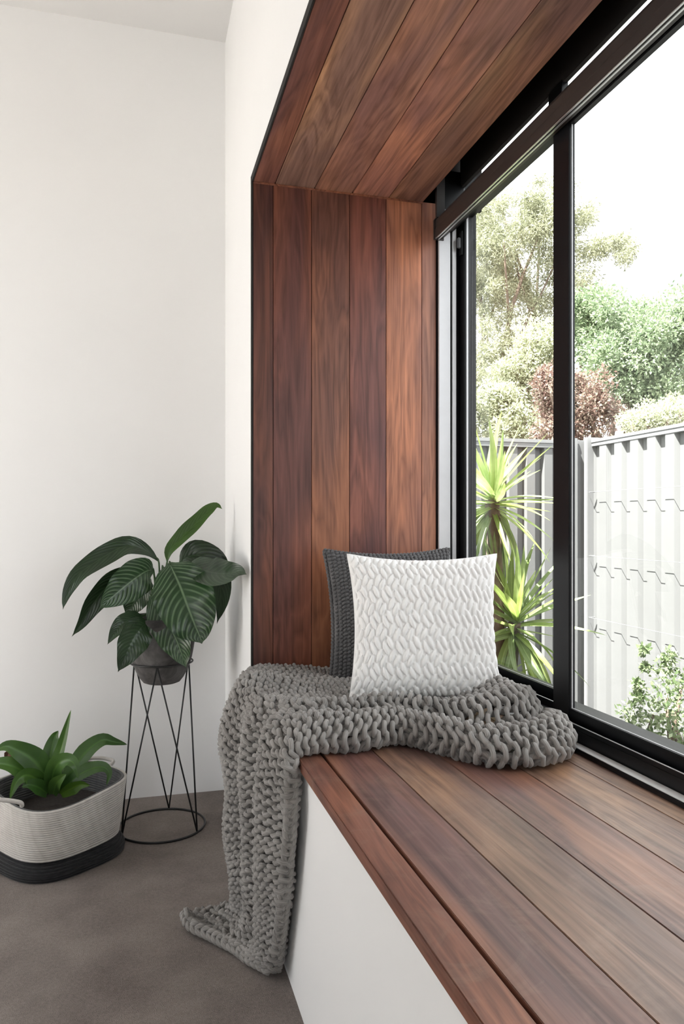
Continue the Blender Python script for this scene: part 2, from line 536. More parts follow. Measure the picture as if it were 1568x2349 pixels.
def sash(name, x0, x1, ya, yb, z0, z1, st, rail, top, glassx):
    s = empty(name, (x0, ya, z0))
    s.parent = win
    s.location = Vector((x0, ya, z0)) - win.location
    def sb(nm, mat, a, b, c, d, e, f, bev=0.0014):
        o = MB().box(a, b, c, d, e, f).build(nm, mat, None, bevel=bev, center=True)
        w = o.location.copy()
        o.parent = s
        o.location = w - Vector((x0, ya, z0))
        return o
    sb('stile', B, x0, x1, yb - st, yb, z0, z1)
    sb('stile', B, x0, x1, ya, ya + st, z0, z1)
    sb('bottom_rail', B, x0, x1, ya + st, yb - st, z0, z0 + rail)
    sb('top_rail', B, x0, x1, ya + st, yb - st, z1 - top, z1)
    sb('glass_glint', M['pale_grey'], glassx - 0.004, glassx - 0.002, ya + st, yb - st, z0 + rail - 0.0005, z0 + rail + 0.0012, 0.0)  # pale strip standing in for bright reflections below the glass
    sb('glass_glint', M['pale_grey'], x0 + 0.006, glassx - 0.001, yb - st - 0.0009, yb - st, z0 + rail, z1 - top, 0.0)  # pale strip standing in for daylight on the stile's return face
    sb('pane', M['glass'], glassx, glassx + 0.004, ya + st - 0.005, yb - st + 0.005, z0 + rail - 0.005, z1 - top + 0.005, 0.0)
    return s
fs = sash('fixed_sash', 0.972, 1.0, 1.568, JY - 0.009, 0.570, 1.975, 0.038, 0.032, 0.030, 0.985)
sash('sliding_sash', 0.905, 0.920, 0.14, 1.496, 0.571, 1.905, 0.065, 0.030, 0.036, 0.9145)
sash('end_sash', 0.972, 1.0, NY + 0.01, 0.2, 0.570, 1.975, 0.05, 0.032, 0.03, 0.985)
M['latch_grey'] = plain('dark_grey_plastic', (0.05, 0.05, 0.055, 1), 0.4)
# catch on the stile of the fixed sash
lp = at(1056, 555, Y=JY - 0.05)
lt = MB()
lt.box(0.966, 0.972, 2.118, 2.140, 1.83, 1.905)
latch = lt.build('latch', B, win, bevel=0.002, center=True)
lv = MB().box(0.955, 0.967, 2.123, 2.133, 1.852, 1.885).build('latch_lever', M['latch_grey'], None, bevel=0.002, center=True)
w = lv.location.copy(); lv.parent = latch; lv.location = w - latch.location - win.location

# roller blind, rolled up under the lining
bl = empty('roller_blind', (0.889, 0.6, 1.9))
tag(bl, 'dark brown roller blind cassette along the top of the black window', 'blind')
prof = [(0.8745, 1.870), (0.8742, 1.895), (0.8765, 1.898), (0.8765, 1.920), (0.880, 1.9285), (0.890, 1.9305), (0.902, 1.928), (0.903, 1.880), (0.900, 1.870)]
MB().prism(prof, NY, 2.112).build('cassette', M['blind'], bl)
for k, (xa, za) in enumerate(((0.8755, 1.8672), (0.884, 1.8660))):
    MB().box(xa, xa + 0.004, NY, 2.111, za, za + 0.0022).build('bottom_bar', M['bright_metal'], bl)
eb = MB().prism([(0.872, 1.866), (0.872, 1.925), (0.878, 1.934), (0.903, 1.934), (0.904, 1.866)], 2.112, 2.118)
eb.build('end_cap', M['blind'], bl)
for yy in (2.10,):
    MB().box(0.876, 0.902, yy, yy + 0.012, 1.930, HZ + 0.17).build('bracket', M['blind'], bl)

# ------------------------------------------------------------------ garden: ground and fences
def mulch():
    k = NT('mulch')
    v = k.objco()
    c = k.ramp(k.noise(v, 26.0, 6, 0.7), [(0.3, (0.02, 0.016, 0.012)), (0.7, (0.13, 0.10, 0.075))])
    k.l(c, k.p.inputs['Base Color'])
    k.p.inputs['Roughness'].default_value = 0.95
    k.bump(k.noise(v, 40.0, 5), 0.9, 0.02)
    return k.m
M['mulch'] = mulch()
M['paving'] = plain('pale_paving', (0.50, 0.48, 0.45, 1), 0.8, var=0.08, scale=4)
M['fence'] = plain('grey_steel_sheet', (0.158, 0.158, 0.156, 1), 0.55, var=0.03, scale=6)
M['fence_cap'] = plain('grey_steel_cap', (0.20, 0.2, 0.2, 1), 0.45, var=0.03)
GZ = -0.28
struct('floor_garden', MB().box(WX + 0.1, 40, -8, 40, GZ - 0.3, GZ), M['mulch'])
struct('floor_patio', MB().add([(-30, -30, -0.14), (WX + 0.1, -30, -0.14), (WX + 0.1, RY - 0.1, -0.14), (LX - 0.1, RY - 0.1, -0.14), (LX - 0.1, 30, -0.14), (-30, 30, -0.14)], [(0, 1, 2, 3), (0, 3, 4, 5)]), M['paving'])

FX, FY, FT = 2.256, 3.42, 1.435
def sheet_profile(n, pitch, depth):
    pts = []
    for k in range(n):
        b = k * pitch
        pts += [(b, 0), (b + pitch * 0.46, 0), (b + pitch * 0.56, depth), (b + pitch * 0.90, depth)]
    pts.append((n * pitch, 0))
    return pts
def fence_sheet(parent, n, pitch, depth, place):
    pr = sheet_profile(n, pitch, depth)
    vs = [place(a, d, z) for z in (GZ + 0.02, FT - 0.02) for a, d in pr] + [place(a, d + 0.002, z) for z in (GZ + 0.02, FT - 0.02) for a, d in pr]
    m = len(pr)
    fs = [(i, i + 1, m + i + 1, m + i) for i in range(m - 1)] + [(2 * m + i, 3 * m + i, 3 * m + i + 1, 2 * m + i + 1) for i in range(m - 1)]
    fs += [(i, 2 * m + i, 2 * m + i + 1, i + 1) for i in range(m - 1)] + [(m + i, m + i + 1, 3 * m + i + 1, 3 * m + i) for i in range(m - 1)]
    return MB().add(vs, fs).build('sheet', M['fence'], parent)
PITCH = 0.122
BPITCH = 0.10
fr = empty('steel_fence', (FX, 1.2, GZ))
tag(fr, 'pale sunlit ribbed steel fence running alongside the window with wires strung across it', 'fence')
for k in range(7):
    y0 = FY - 0.06 - (k + 1) * 6 * PITCH
    fence_sheet(fr, 6, PITCH, 0.022, lambda a, d, z, y0=y0: (FX + d, y0 + a, z))
y_end = FY - 0.06 - 7 * 6 * PITCH
MB().box(FX - 0.006, FX + 0.04, y_end, FY - 0.05, FT - 0.018, FT).build('top_rail', M['fence_cap'], fr, bevel=0.003)
MB().box(FX - 0.003, FX + 0.036, y_end, FY - 0.05, FT - 0.036, FT - 0.018).build('rail_lip', M['fence_cap'], fr, bevel=0.002)
MB().box(FX - 0.006, FX + 0.05, y_end, FY - 0.05, GZ, GZ + 0.06).build('bottom_rail', M['fence_cap'], fr, bevel=0.002)
for yy in (FY - 0.065, FY - 0.065 - 2.2):
    MB().box(FX - 0.03, FX + 0.05, yy, yy + 0.03, GZ, FT + 0.012).build('post', M['fence_cap'], fr, bevel=0.003)
fb = empty('steel_fence', (1.2, FY, GZ))
tag(fb, 'grey ribbed steel fence half in shade behind the spiky yucca', 'fence')
for k in range(4):
    x1 = FX - 0.09 - k * 6 * BPITCH
    fence_sheet(fb, 6, BPITCH, 0.03, lambda a, d, z, x1=x1: (x1 - a, FY + d, z))
MB().box(FX - 2.5, FX - 0.04, FY - 0.009, FY + 0.05, FT - 0.020, FT).build('top_rail', M['fence_cap'], fb, bevel=0.003)
MB().box(FX - 2.5, FX - 0.04, FY - 0.006, FY + 0.044, FT - 0.042, FT - 0.020).build('rail_lip', M['fence_cap'], fb, bevel=0.002)
MB().box(FX - 2.5, FX - 0.04, FY - 0.006, FY + 0.05, GZ, GZ + 0.06).build('bottom_rail', M['fence_cap'], fb, bevel=0.002)
MB().box(FX - 0.088, FX - 0.06, FY - 0.03, FY + 0.05, GZ, FT + 0.010).build('post', M['fence_cap'], fb, bevel=0.003)
MB().box(FX - 0.06, FX + 0.04, FY + 0.0, FY + 0.05, GZ, FT + 0.004).build('corner_post', M['fence_cap'], fb, bevel=0.003)
# climbing wires on stand-offs
for z, lab in ((1.165, 'highest thin climbing wire strung across the pale fence'), (0.84, 'middle thin climbing wire strung across the pale fence'), (0.525, 'lowest thin climbing wire strung across the pale fence')):
    w_ = empty('climbing_wire', (FX - 0.03, 1.5, z))
    tag(w_, lab, 'wire', 'climbing wires on the pale fence')
    MB().tube([(FX - 0.024, FY - 0.07, z), (FX - 0.024, 1.5, z - 0.006), (FX - 0.024, -0.6, z)], 0.0010, 6).build('strand', M['fence_cap'], w_)
    for yy in (FY - 0.08, 1.9, 0.4):
        MB().tube([(FX + 0.005, yy, z), (FX - 0.026, yy, z)], 0.0022, 8).build('standoff', M['fence_cap'], w_)

# ------------------------------------------------------------------ cushions
def pillow_point(a, b, W, H, T, pinch=0.10):
    x = W / 2 * a * (1 - pinch * (1 - b * b) * abs(a) ** 3)
    y = H / 2 * b * (1 - pinch * (1 - a * a) * abs(b) ** 3)
    t = T / 2 * (np.clip((1 - a * a), 0, 1) * np.clip((1 - b * b), 0, 1)) ** 0.38
    return x, y, t

def pillow_side(W, H, T, n, sgn, disp=None):
    g = np.linspace(-1, 1, n)
    g = np.sin(g * math.pi / 2) * 0.35 + g * 0.65
    A, Bq = np.meshgrid(g, g)
    x, y, t = pillow_point(A, Bq, W, H, T)
    if disp is not None:
        edge = np.clip(np.minimum(1 - abs(A), 1 - abs(Bq)) / 0.05, 0, 1)
        d = disp(A * W / 2, Bq * H / 2) * (0.25 + 0.75 * edge)
        P = np.stack([x, y, sgn * t], -1)
        du = np.gradient(P, axis=1); dv = np.gradient(P, axis=0)
        N = np.cross(du, dv); N /= np.linalg.norm(N, axis=-1)[..., None] + 1e-12
        N *= sgn
        P = P + N * d[..., None] * 1.0
    else:
        P = np.stack([x, y, sgn * t], -1)
    idx = np.arange(n * n).reshape(n, n)
    q = np.stack([idx[:-1, :-1], idx[:-1, 1:], idx[1:, 1:], idx[1:, :-1]], -1).reshape(-1, 4)
    if sgn < 0: q = q[:, ::-1]
    return P.reshape(-1, 3), q

def fast_mesh(name, V, F, mat, parent, smooth=True, uv=None):
    me = bpy.data.meshes.new(name)
    V = np.asarray(V, np.float32); F = np.asarray(F, np.int32)
    k = F.shape[1]
    me.vertices.add(len(V)); me.vertices.foreach_set('co', V.ravel())
    me.loops.add(F.size); me.loops.foreach_set('vertex_index', F.ravel())
    me.polygons.add(len(F)); me.polygons.foreach_set('loop_start', np.arange(0, F.size, k, dtype=np.int32))
    if smooth: me.polygons.foreach_set('use_smooth', np.ones(len(F), bool))
    if uv is not None:
        lay = me.uv_layers.new(name='UVMap')
        lay.data.foreach_set('uv', np.asarray(uv, np.float32).ravel())
    me.update(calc_edges=True)
    me.validate()
    me.materials.append(mat)
    o = bpy.data.objects.new(name, me)
    COL.objects.link(o)
    if parent is not None: o.parent = parent
    return o

def leaf_quilt(p, q):
    # rows of padded lozenges: pairs leaning one way, then pairs leaning the other
    W, h = 0.0325, 0.0312
    out = np.zeros(p.shape)
    row0 = np.floor(q / h)
    for dr in (-1, 0, 1):
        row = row0 + dr
        odd = (row % 2) == 1
        tilt = np.where(odd, 0.36, -0.36)
        col0 = np.floor(p / W - np.where(odd, 0.5, 0.0) + 0.5)
        for dc in (-1, 0, 1):
            for m in (-1, 1):
                cx_ = (col0 + dc) * W + np.where(odd, 0.5 * W, 0.0) + m * np.where(odd, 0.0054, 0.0054)
                cy_ = (row + 0.5) * h + m * np.where(odd, -0.0062, 0.0062)
                dx, dy = p - cx_, q - cy_
                l = (dx * np.sin(tilt) + dy * np.cos(tilt)) / 0.0178
                s = dx * np.cos(tilt) - dy * np.sin(tilt)
                env = np.clip(1 - l * l, 0, 1)
                e = 1 - (s / (0.0064 * env ** 0.75 + 1e-6)) ** 2
                out = np.maximum(out, np.where(e > 0, np.sqrt(np.clip(e, 0, 1)) * env ** 0.4, 0.0))
    fam = lambda a, ph: np.exp(-(((p * math.cos(a) + q * math.sin(a)) / (W * math.cos(a)) + ph) % 1.0 - 0.5) ** 2 / 0.0035)
    ridge = 0.34 * np.maximum(fam(0.47, 0.0), 0.8 * fam(-0.47, 0.0))
    return (np.maximum(out, ridge) - 0.3) * 0.0060

k = NT('white_quilted_cloth')
k.p.inputs['Base Color'].default_value = (0.84, 0.835, 0.82, 1)
k.p.inputs['Roughness'].default_value = 0.9
k.p.inputs['Sheen Weight'].default_value = 0.2
v_ = k.objco()
k.l(k.ramp(k.noise(v_, 60.0, 3), [(0.3, (0.88, 0.876, 0.866)), (0.7, (0.92, 0.918, 0.91))]), k.p.inputs['Base Color'])
k.bump(k.noise(v_, 700.0, 2), 0.25, 0.001)
M['white_cloth'] = k.m
M['grey_yarn'] = yarn_mat('charcoal_yarn', (0.075, 0.073, 0.075, 1), (0.15, 0.147, 0.15, 1))
M['throw_yarn'] = yarn_mat('grey_wool_roving', (0.15, 0.14, 0.131, 1), (0.40, 0.383, 0.367, 1))

def frame_matrix(center, e1, lean):
    e1 = Vector(e1).normalized()
    back = Vector((-e1.y, e1.x, 0)).normalized()
    e2 = (Vector((0, 0, 1)) * math.cos(lean) + back * math.sin(lean)).normalized()
    n = e1.cross(e2)
    m = Matrix((e1, e2, n)).transposed().to_4x4()
    m.translation = center
    return m

CW, CH, CT = 0.380, 0.372, 0.13
ml = math.radians(13)
cm = frame_matrix(Vector((0.690, 1.735, 0.743)), (0.345, -0.085, 0), ml)
wc = empty('white_cushion')
wc.matrix_world = cm
tag(wc, 'white square cushion with raised lozenge quilting standing on the knitted throw', 'cushion')
P, q = pillow_side(CW, CH, CT, 300, 1, leaf_quilt)
fast_mesh('front_cover', P, q, M['white_cloth'], wc)
P, q = pillow_side(CW, CH, CT, 120, -1, leaf_quilt)
fast_mesh('back_cover', P, q, M['white_cloth'], wc)
a_ = np.linspace(-1, 1, 60)
edge = [(x, 1.0) for x in a_[::-1]] + [(-1.0, y) for y in a_[::-1][1:]] + [(x, -1.0) for x in a_[1:]] + [(1.0, y) for y in a_[1:-1]]
ep = []
for (a, b) in edge:
    x, y, t = pillow_point(np.float64(a), np.float64(b), CW, CH, CT)
    ep.append((x, y, 0))
MB().tube(ep, 0.0024, 6, closed=True).build('seam', M['white_cloth'], wc, smooth=True, local=True)

DW, DH, DT = 0.384, 0.385, 0.12
dm = frame_matrix(Vector((0.708, 2.035, 0.737)), (1, 0.0, 0), math.radians(10))
dc = empty('grey_cushion')
dc.matrix_world = dm
tag(dc, 'charcoal chunky-knit cushion leaning on the timber lining behind the white cushion', 'cushion')
for sg, nm in ((1, 'front_cover'), (-1, 'back_cover')):
    P, q = pillow_side(DW, DH, DT, 60, sg)
    fast_mesh(nm, P, q, M['grey_yarn'], dc)
# stitches: slanted beads of yarn in upright columns, on the front and over the edges
th = np.linspace(0, 2 * math.pi, 8, endpoint=False)
bead_v = [(0, 0, 1.0)] + [(0.85 * math.cos(t), 0.85 * math.sin(t), 0.5) for t in th] + [(math.cos(t), math.sin(t), -0.25) for t in th]
bead_f3 = []
SV, SF, SUV = [], [], []
ncol, nrow = 31, 36
def psurf(a, b):
    x, y, t = pillow_point(np.float64(a), np.float64(b), DW, DH, DT)
    return np.array((x, y, t))
cnt = 0
for i in range(ncol):
    for j in range(nrow):
        a = -0.985 + 1.97 * (i + 0.5) / ncol
        b = -0.99 + 1.98 * (j + 0.5 + 0.25 * (i % 2)) / nrow
        b = min(b, 0.99)
        e = 0.01
        p = psurf(a, b)
        du = psurf(min(a + e, 1), b) - psurf(max(a - e, -1), b); dv = psurf(a, min(b + e, 1)) - psurf(a, max(b - e, -1))
        du /= np.linalg.norm(du); n = np.cross(du, dv); n /= np.linalg.norm(n) + 1e-9
        dv = np.cross(n, du)
        sl = 0.55 + random.uniform(-0.1, 0.1)
        l = du * math.cos(sl) + dv * math.sin(sl); s = np.cross(n, l)
        ra, rb, rc = 0.0072, 0.0043, 0.0052
        base = len(SV)
        for (vx, vy, vz) in bead_v:
            SV.append(p + l * vx * ra + s * vy * rb + n * (vz * rc + 0.0012))
        for kq in range(8):
            k2 = (kq + 1) % 8
            SF.append((base, base + 1 + kq, base + 1 + k2, base)); 
            SF.append((base + 1 + kq, base + 9 + kq, base + 9 + k2, base + 1 + k2))
mbk = MB()
mbk.v = [tuple(x) for x in SV]
for qd in SF:
    mbk.f.append(qd[:3] if qd[0] == qd[3] else qd); mbk.uv.append(None)
mbk.build('knit_stitches', M['grey_yarn'], dc, smooth=True, local=True)
# rolled edge all round
ep = []
for (a, b) in edge:
    x, y, t = pillow_point(np.float64(a), np.float64(b), DW, DH, DT)
    ep.append((x, y, 0))
mbk = MB()
EP = catmull(ep + [ep[0]], 300)
for s_ in range(0, 299, 2):
    c0 = EP[s_]; c1 = EP[min(s_ + 3, 299)]
    d = (c1 - c0)
    mbk.tube([c0 + (0, 0, -0.006), (c0 + c1) / 2 + np.array((0, 0, 0.0)) + 0.003 * np.array((c0[0], c0[1], 0)) / np.linalg.norm(c0[:2]), c1 + (0, 0, 0.006)], [0.0035, 0.0052, 0.0035], 7)
mbk.build('edge_stitches', M['grey_yarn'], dc, smooth=True, local=True)

# ------------------------------------------------------------------ knitted throw
E0 = SZ
def seat_row(X, near, hs, front=1.0, far=2.135):
    # cross-section from tucked near edge, over the rolled front, valley, ridge, to the back of the seat
    d = [0.035, 0.002, 0.012, 0.055, 0.105, 0.155, 0.215, 0.33, 0.47, None]
    z = [0.012, 0.022, 0.048, 0.064, 0.036, 0.074, 0.044, 0.036, 0.034, 0.038]
    out = []
    for dd, zz, hh in zip(d, z, hs):
        y = far if dd is None else near + dd * front
        out.append((X, min(y, far), E0 + zz + hh))
    # spread the last points evenly up to the back
    y6 = out[6][1]
    out[7] = (X, y6 + (far - y6) * 0.33, out[7][2]); out[8] = (X, y6 + (far - y6) * 0.68, out[8][2])
    return out
Z0 = [0] * 10
CN = []
CN.append(seat_row(0.868, 1.415, [0.0, 0.0, -0.02, -0.02, -0.01, 0.0, 0.015, 0.02, 0.0, -0.01]))
CN.append(seat_row(0.845, 1.34, [0, 0, 0, 0.0, 0.012, 0.02, 0.040, 0.045, 0.01, 0.0]))
CN.append(seat_row(0.79, 1.275, [0, 0, 0.002, 0.006, 0.0, 0.026, 0.036, 0.02, 0.0, 0.0], 1.25))
CN.append(seat_row(0.725, 1.262, [0, 0, 0.0, 0.0, -0.018, 0.010, 0.018, 0.0, 0.0, 0.0], 1.3))
CN.append(seat_row(0.66, 1.292, [0, 0, 0.0, -0.006, -0.026, 0.004, 0.004, 0.0, 0.0, 0.0], 1.25))
CN.append(seat_row(0.605, 1.365, [0, 0, 0.0, 0.0, -0.020, 0.008, -0.002, 0.0, 0.0, 0.0], 1.0))
CN.append(seat_row(0.54, 1.468, [0, 0, 0.002, 0.002, 0.012, 0.004, -0.01, -0.004, 0.0, 0.0], 0.72))
CN.append(seat_row(0.47, 1.462, [0, 0, 0.0, 0.000, 0.010, 0.006, -0.01, 0.0, 0.006, 0.006], 0.75))
CN.append(seat_row(0.40, 1.458, [0, 0, 0.0, 0.002, 0.016, 0.006, 0.008, 0.006, 0.012, 0.012], 0.8))
CN.append(seat_row(0.345, 1.456, [0.0, 0.0, -0.004, 0.004, 0.012, -0.006, 0.016, 0.004, 0.022, 0.016], 0.9, 2.13))
# over the edge and down the front
CN.append([(0.304, 1.468, 0.540), (0.300, 1.452, 0.548), (0.299, 1.472, 0.562), (0.296, 1.530, 0.566), (0.292, 1.59, 0.572), (0.298, 1.65, 0.560), (0.290, 1.73, 0.578), (0.296, 1.85, 0.572), (0.290, 1.98, 0.590), (0.300, 2.11, 0.575)])
CN.append([(0.302, 1.462, 0.505), (0.294, 1.446, 0.505), (0.288, 1.468, 0.512), (0.270, 1.525, 0.518), (0.262, 1.585, 0.520), (0.276, 1.64, 0.515), (0.252, 1.72, 0.525), (0.268, 1.82, 0.525), (0.250, 1.94, 0.540), (0.262, 2.06, 0.530)])
CN.append([(0.303, 1.458, 0.43), (0.293, 1.446, 0.43), (0.285, 1.470, 0.43), (0.266, 1.525, 0.43), (0.254, 1.575, 0.43), (0.276, 1.63, 0.43), (0.240, 1.70, 0.43), (0.264, 1.79, 0.43), (0.222, 1.89, 0.43), (0.228, 2.01, 0.43)])
CN.append([(0.304, 1.492, 0.33), (0.293, 1.478, 0.33), (0.283, 1.498, 0.33), (0.264, 1.545, 0.33), (0.254, 1.59, 0.33), (0.282, 1.635, 0.33), (0.240, 1.69, 0.33), (0.270, 1.77, 0.33), (0.226, 1.86, 0.33), (0.240, 1.97, 0.345)])
CN.append([(0.304, 1.530, 0.23), (0.293, 1.518, 0.23), (0.283, 1.538, 0.23), (0.264, 1.575, 0.23), (0.258, 1.615, 0.23), (0.290, 1.65, 0.23), (0.246, 1.70, 0.23), (0.276, 1.765, 0.23), (0.226, 1.84, 0.23), (0.236, 1.94, 0.23)])
CN.append([(0.304, 1.575, 0.13), (0.293, 1.563, 0.13), (0.283, 1.580, 0.13), (0.270, 1.612, 0.13), (0.266, 1.645, 0.13), (0.292, 1.68, 0.13), (0.250, 1.725, 0.122), (0.272, 1.785, 0.112), (0.236, 1.85, 0.106), (0.252, 1.925, 0.108)])
CN.append([(0.304, 1.612, 0.065), (0.293, 1.600, 0.06), (0.283, 1.615, 0.06), (0.270, 1.645, 0.06), (0.262, 1.672, 0.055), (0.276, 1.71, 0.05), (0.244, 1.745, 0.052), (0.258, 1.80, 0.044), (0.236, 1.86, 0.042), (0.258, 1.922, 0.044)])
CN.append([(0.303, 1.628, 0.040), (0.291, 1.617, 0.038), (0.282, 1.630, 0.038), (0.266, 1.657, 0.034), (0.252, 1.683, 0.032), (0.252, 1.722, 0.028), (0.216, 1.765, 0.023), (0.212, 1.812, 0.021), (0.184, 1.860, 0.021), (0.198, 1.918, 0.023)])
CN.append([(0.302, 1.642, 0.018), (0.290, 1.632, 0.018), (0.280, 1.645, 0.018), (0.262, 1.668, 0.018), (0.244, 1.692, 0.018), (0.226, 1.735, 0.018), (0.196, 1.775, 0.018), (0.165, 1.82, 0.018), (0.128, 1.858, 0.022), (0.118, 1.915, 0.028)])
CN = np.array(CN)

def cr_weights(m, x):
    x = np.clip(x, 0, m - 1 - 1e-6)
    i = np.floor(x).astype(int)
    t = x - i
    ids = np.stack([np.clip(i - 1, 0, m - 1), i, np.clip(i + 1, 0, m - 1), np.clip(i + 2, 0, m - 1)], -1)
    w = np.stack([0.5 * (-t + 2 * t * t - t ** 3), 0.5 * (2 - 5 * t * t + 3 * t ** 3), 0.5 * (t + 4 * t * t - 3 * t ** 3), 0.5 * (-t * t + t ** 3)], -1)
    return ids, w
def surf(s, w):
    i1, w1 = cr_weights(CN.shape[0], s)
    i2, w2 = cr_weights(CN.shape[1], w)
    G = CN[i1[:, :, None], i2[:, None, :]]
    return np.einsum('na,nb,nabc->nc', w1, w2, G)
NS, NW = CN.shape[:2]
# even spacing by arc length, along and across
def arc_map(path, n):
    L = np.concatenate([[0], np.cumsum(np.linalg.norm(np.diff(path, axis=0), axis=1))])
    return L
ss = np.linspace(0, NS - 1, 400)
Lm = np.mean([arc_map(surf(ss, np.full(400, w)), 400) for w in (1.5, 4.5, 7.5)], axis=0)
LEN = Lm[-1]
ww = np.linspace(0, NW - 1, 200)
Wm = np.mean([arc_map(surf(np.full(200, s), ww), 200) for s in (3.0, 7.0, 11.0, 13.0)], axis=0)
WID = Wm[-1]
SWID, SHGT = 0.0330, 0.0215
ROWS, COLS = int(LEN / SHGT), int(WID / SWID)
def fabric(r, c):
    # r: row number (0..ROWS) along, c: column number (0..COLS) across -> point and normal
    r0_, c0_ = r, c
    r = np.clip(r + 0.55 * np.sin(c0_ * 0.42 + r0_ * 0.10) + 0.35 * np.sin(c0_ * 0.93 - r0_ * 0.21 + 1.3), 0, ROWS)
    c = np.clip(c + 0.34 * np.sin(r0_ * 0.31 + c0_ * 0.17) + 0.20 * np.sin(r0_ * 0.83 - c0_ * 0.4 + 2.0), 0, COLS)
    s = np.interp(r / ROWS * LEN, Lm, ss); w = np.interp(c / COLS * WID, Wm, ww)
    p = surf(s, w)
    e = 0.03
    ds = surf(s + e, w) - surf(s - e, w); dw = surf(s, w + e) - surf(s, w - e)
    n = np.cross(dw, ds)
    n /= np.linalg.norm(n, axis=1)[:, None] + 1e-12
    lump = 0.0042 * np.sin(r0_ * 0.55 + 0.9 * np.sin(c0_ * 0.5)) * np.sin(c0_ * 0.7 + 0.4) + 0.0022
    return p + n * lump[:, None], n
throw = empty('knitted_throw', (0.5, 1.7, 0))
tag(throw, 'chunky grey hand-knitted throw draped over the seat edge down to the carpet', 'throw')
PTS = 16
tv, tf, tuv = [], [], []
NR = 8
ring = np.linspace(0, 2 * math.pi, NR, endpoint=False)
base = 0
for r in range(1, ROWS):
    t = np.linspace(0, COLS * 2 * math.pi, COLS * PTS + 1)
    jr = RNG.normal(0, 0.05, COLS + 1); jc_ = RNG.normal(0, 0.05, COLS + 1); jz = RNG.normal(0, 0.0008, COLS + 1)
    ci = t / (2 * math.pi)
    J = lambda a: np.interp(ci, np.arange(COLS + 1), a)
    c = ci + 0.17 * np.sin(2 * t) + J(jc_)
    rr = r + 0.74 * np.cos(t) + J(jr)
    p, n = fabric(np.clip(rr, 0, ROWS), np.clip(c, 0, COLS))
    zo = 0.0092 * np.cos(2 * t) + J(jz)
    p = p + n * zo[:, None]
    T = np.gradient(p, axis=0); T /= np.linalg.norm(T, axis=1)[:, None] + 1e-12
    Bv = np.cross(T, n); Bv /= np.linalg.norm(Bv, axis=1)[:, None] + 1e-12
    Nv = np.cross(Bv, T)
    rad = 0.0062 * (0.84 + 0.36 * np.abs(np.sin(t)) ** 1.5)
    V = p[:, None] + rad[:, None, None] * (Nv[:, None] * np.cos(ring)[None, :, None] + 1.0 * Bv[:, None] * np.sin(ring)[None, :, None])
    m = len(t)
    V = V.reshape(-1, 3)
    V[:, 2] = np.maximum(V[:, 2], 0.0012)
    tv.append(V)
    i0 = np.arange(m - 1)[:, None] * NR + np.arange(NR)[None]
    i1 = np.arange(m - 1)[:, None] * NR + (np.arange(NR)[None] + 1) % NR
    F = np.stack([i0, i1, i1 + NR, i0 + NR], -1).reshape(-1, 4) + base
    tf.append(F)
    u0 = np.broadcast_to(np.arange(NR)[None] / NR, (m - 1, NR)); v0 = np.broadcast_to((np.arange(m - 1) / PTS * 2)[:, None], (m - 1, NR))
    dv = 2.0 / PTS
    tuv.append(np.stack([np.stack([u0, v0], -1), np.stack([u0 + 1 / NR, v0], -1), np.stack([u0 + 1 / NR, v0 + dv], -1), np.stack([u0, v0 + dv], -1)], 2).reshape(-1, 2))
    base += len(V)
o = fast_mesh('knit_body', np.vstack(tv) - np.array(throw.location), np.vstack(tf), M['throw_yarn'], throw, uv=np.vstack(tuv))
# plaited edges: along the hem on the carpet and down the near side
def plait(path, name, step=0.017, rad=0.0066):
    mb = MB()
    L = arc_map(path, 0)
    n = int(L[-1] / step)
    q = np.stack([np.interp(np.linspace(0, L[-1], n * 4 + 1), L, path[:, k]) for k in range(3)], -1)
    for i in range(n):
        a, b_ = q[i * 4], q[min(i * 4 + 7, len(q) - 1)]
        d = b_ - a
        nn = np.linalg.norm(d)
        if nn < 1e-4: continue
        d /= nn
        view = np.array((0, 0, 1)) - a; view /= np.linalg.norm(view)
        s = np.cross(d, view); s /= np.linalg.norm(s)
        for sg in (-1, 1):
            off = 0.5 * (i % 2) * 0
            p0 = a + s * sg * 0.011 + view * 0.001; p1 = (a + b_) / 2 + s * sg * 0.0085 + view * 0.006; p2 = b_ + s * sg * 0.0005 + view * 0.002
            pts = catmull([p0, p1, p2], 7)
            pts[:, 2] = np.maximum(pts[:, 2], 0.007)
            mb.tube(pts, [rad * 0.55, rad * 0.9, rad, rad * 1.05, rad, rad * 0.85, rad * 0.5], 8, uvs=True)
    return mb.build(name, M['throw_yarn'], throw, smooth=True)
plait(surf(np.full(120, NS - 1.0), np.linspace(0, NW - 1, 120)), 'hem_plait')
plait(surf(np.linspace(10.2, NS - 1.2, 160), np.full(160, 0.9)), 'side_plait', 0.018, 0.0056)

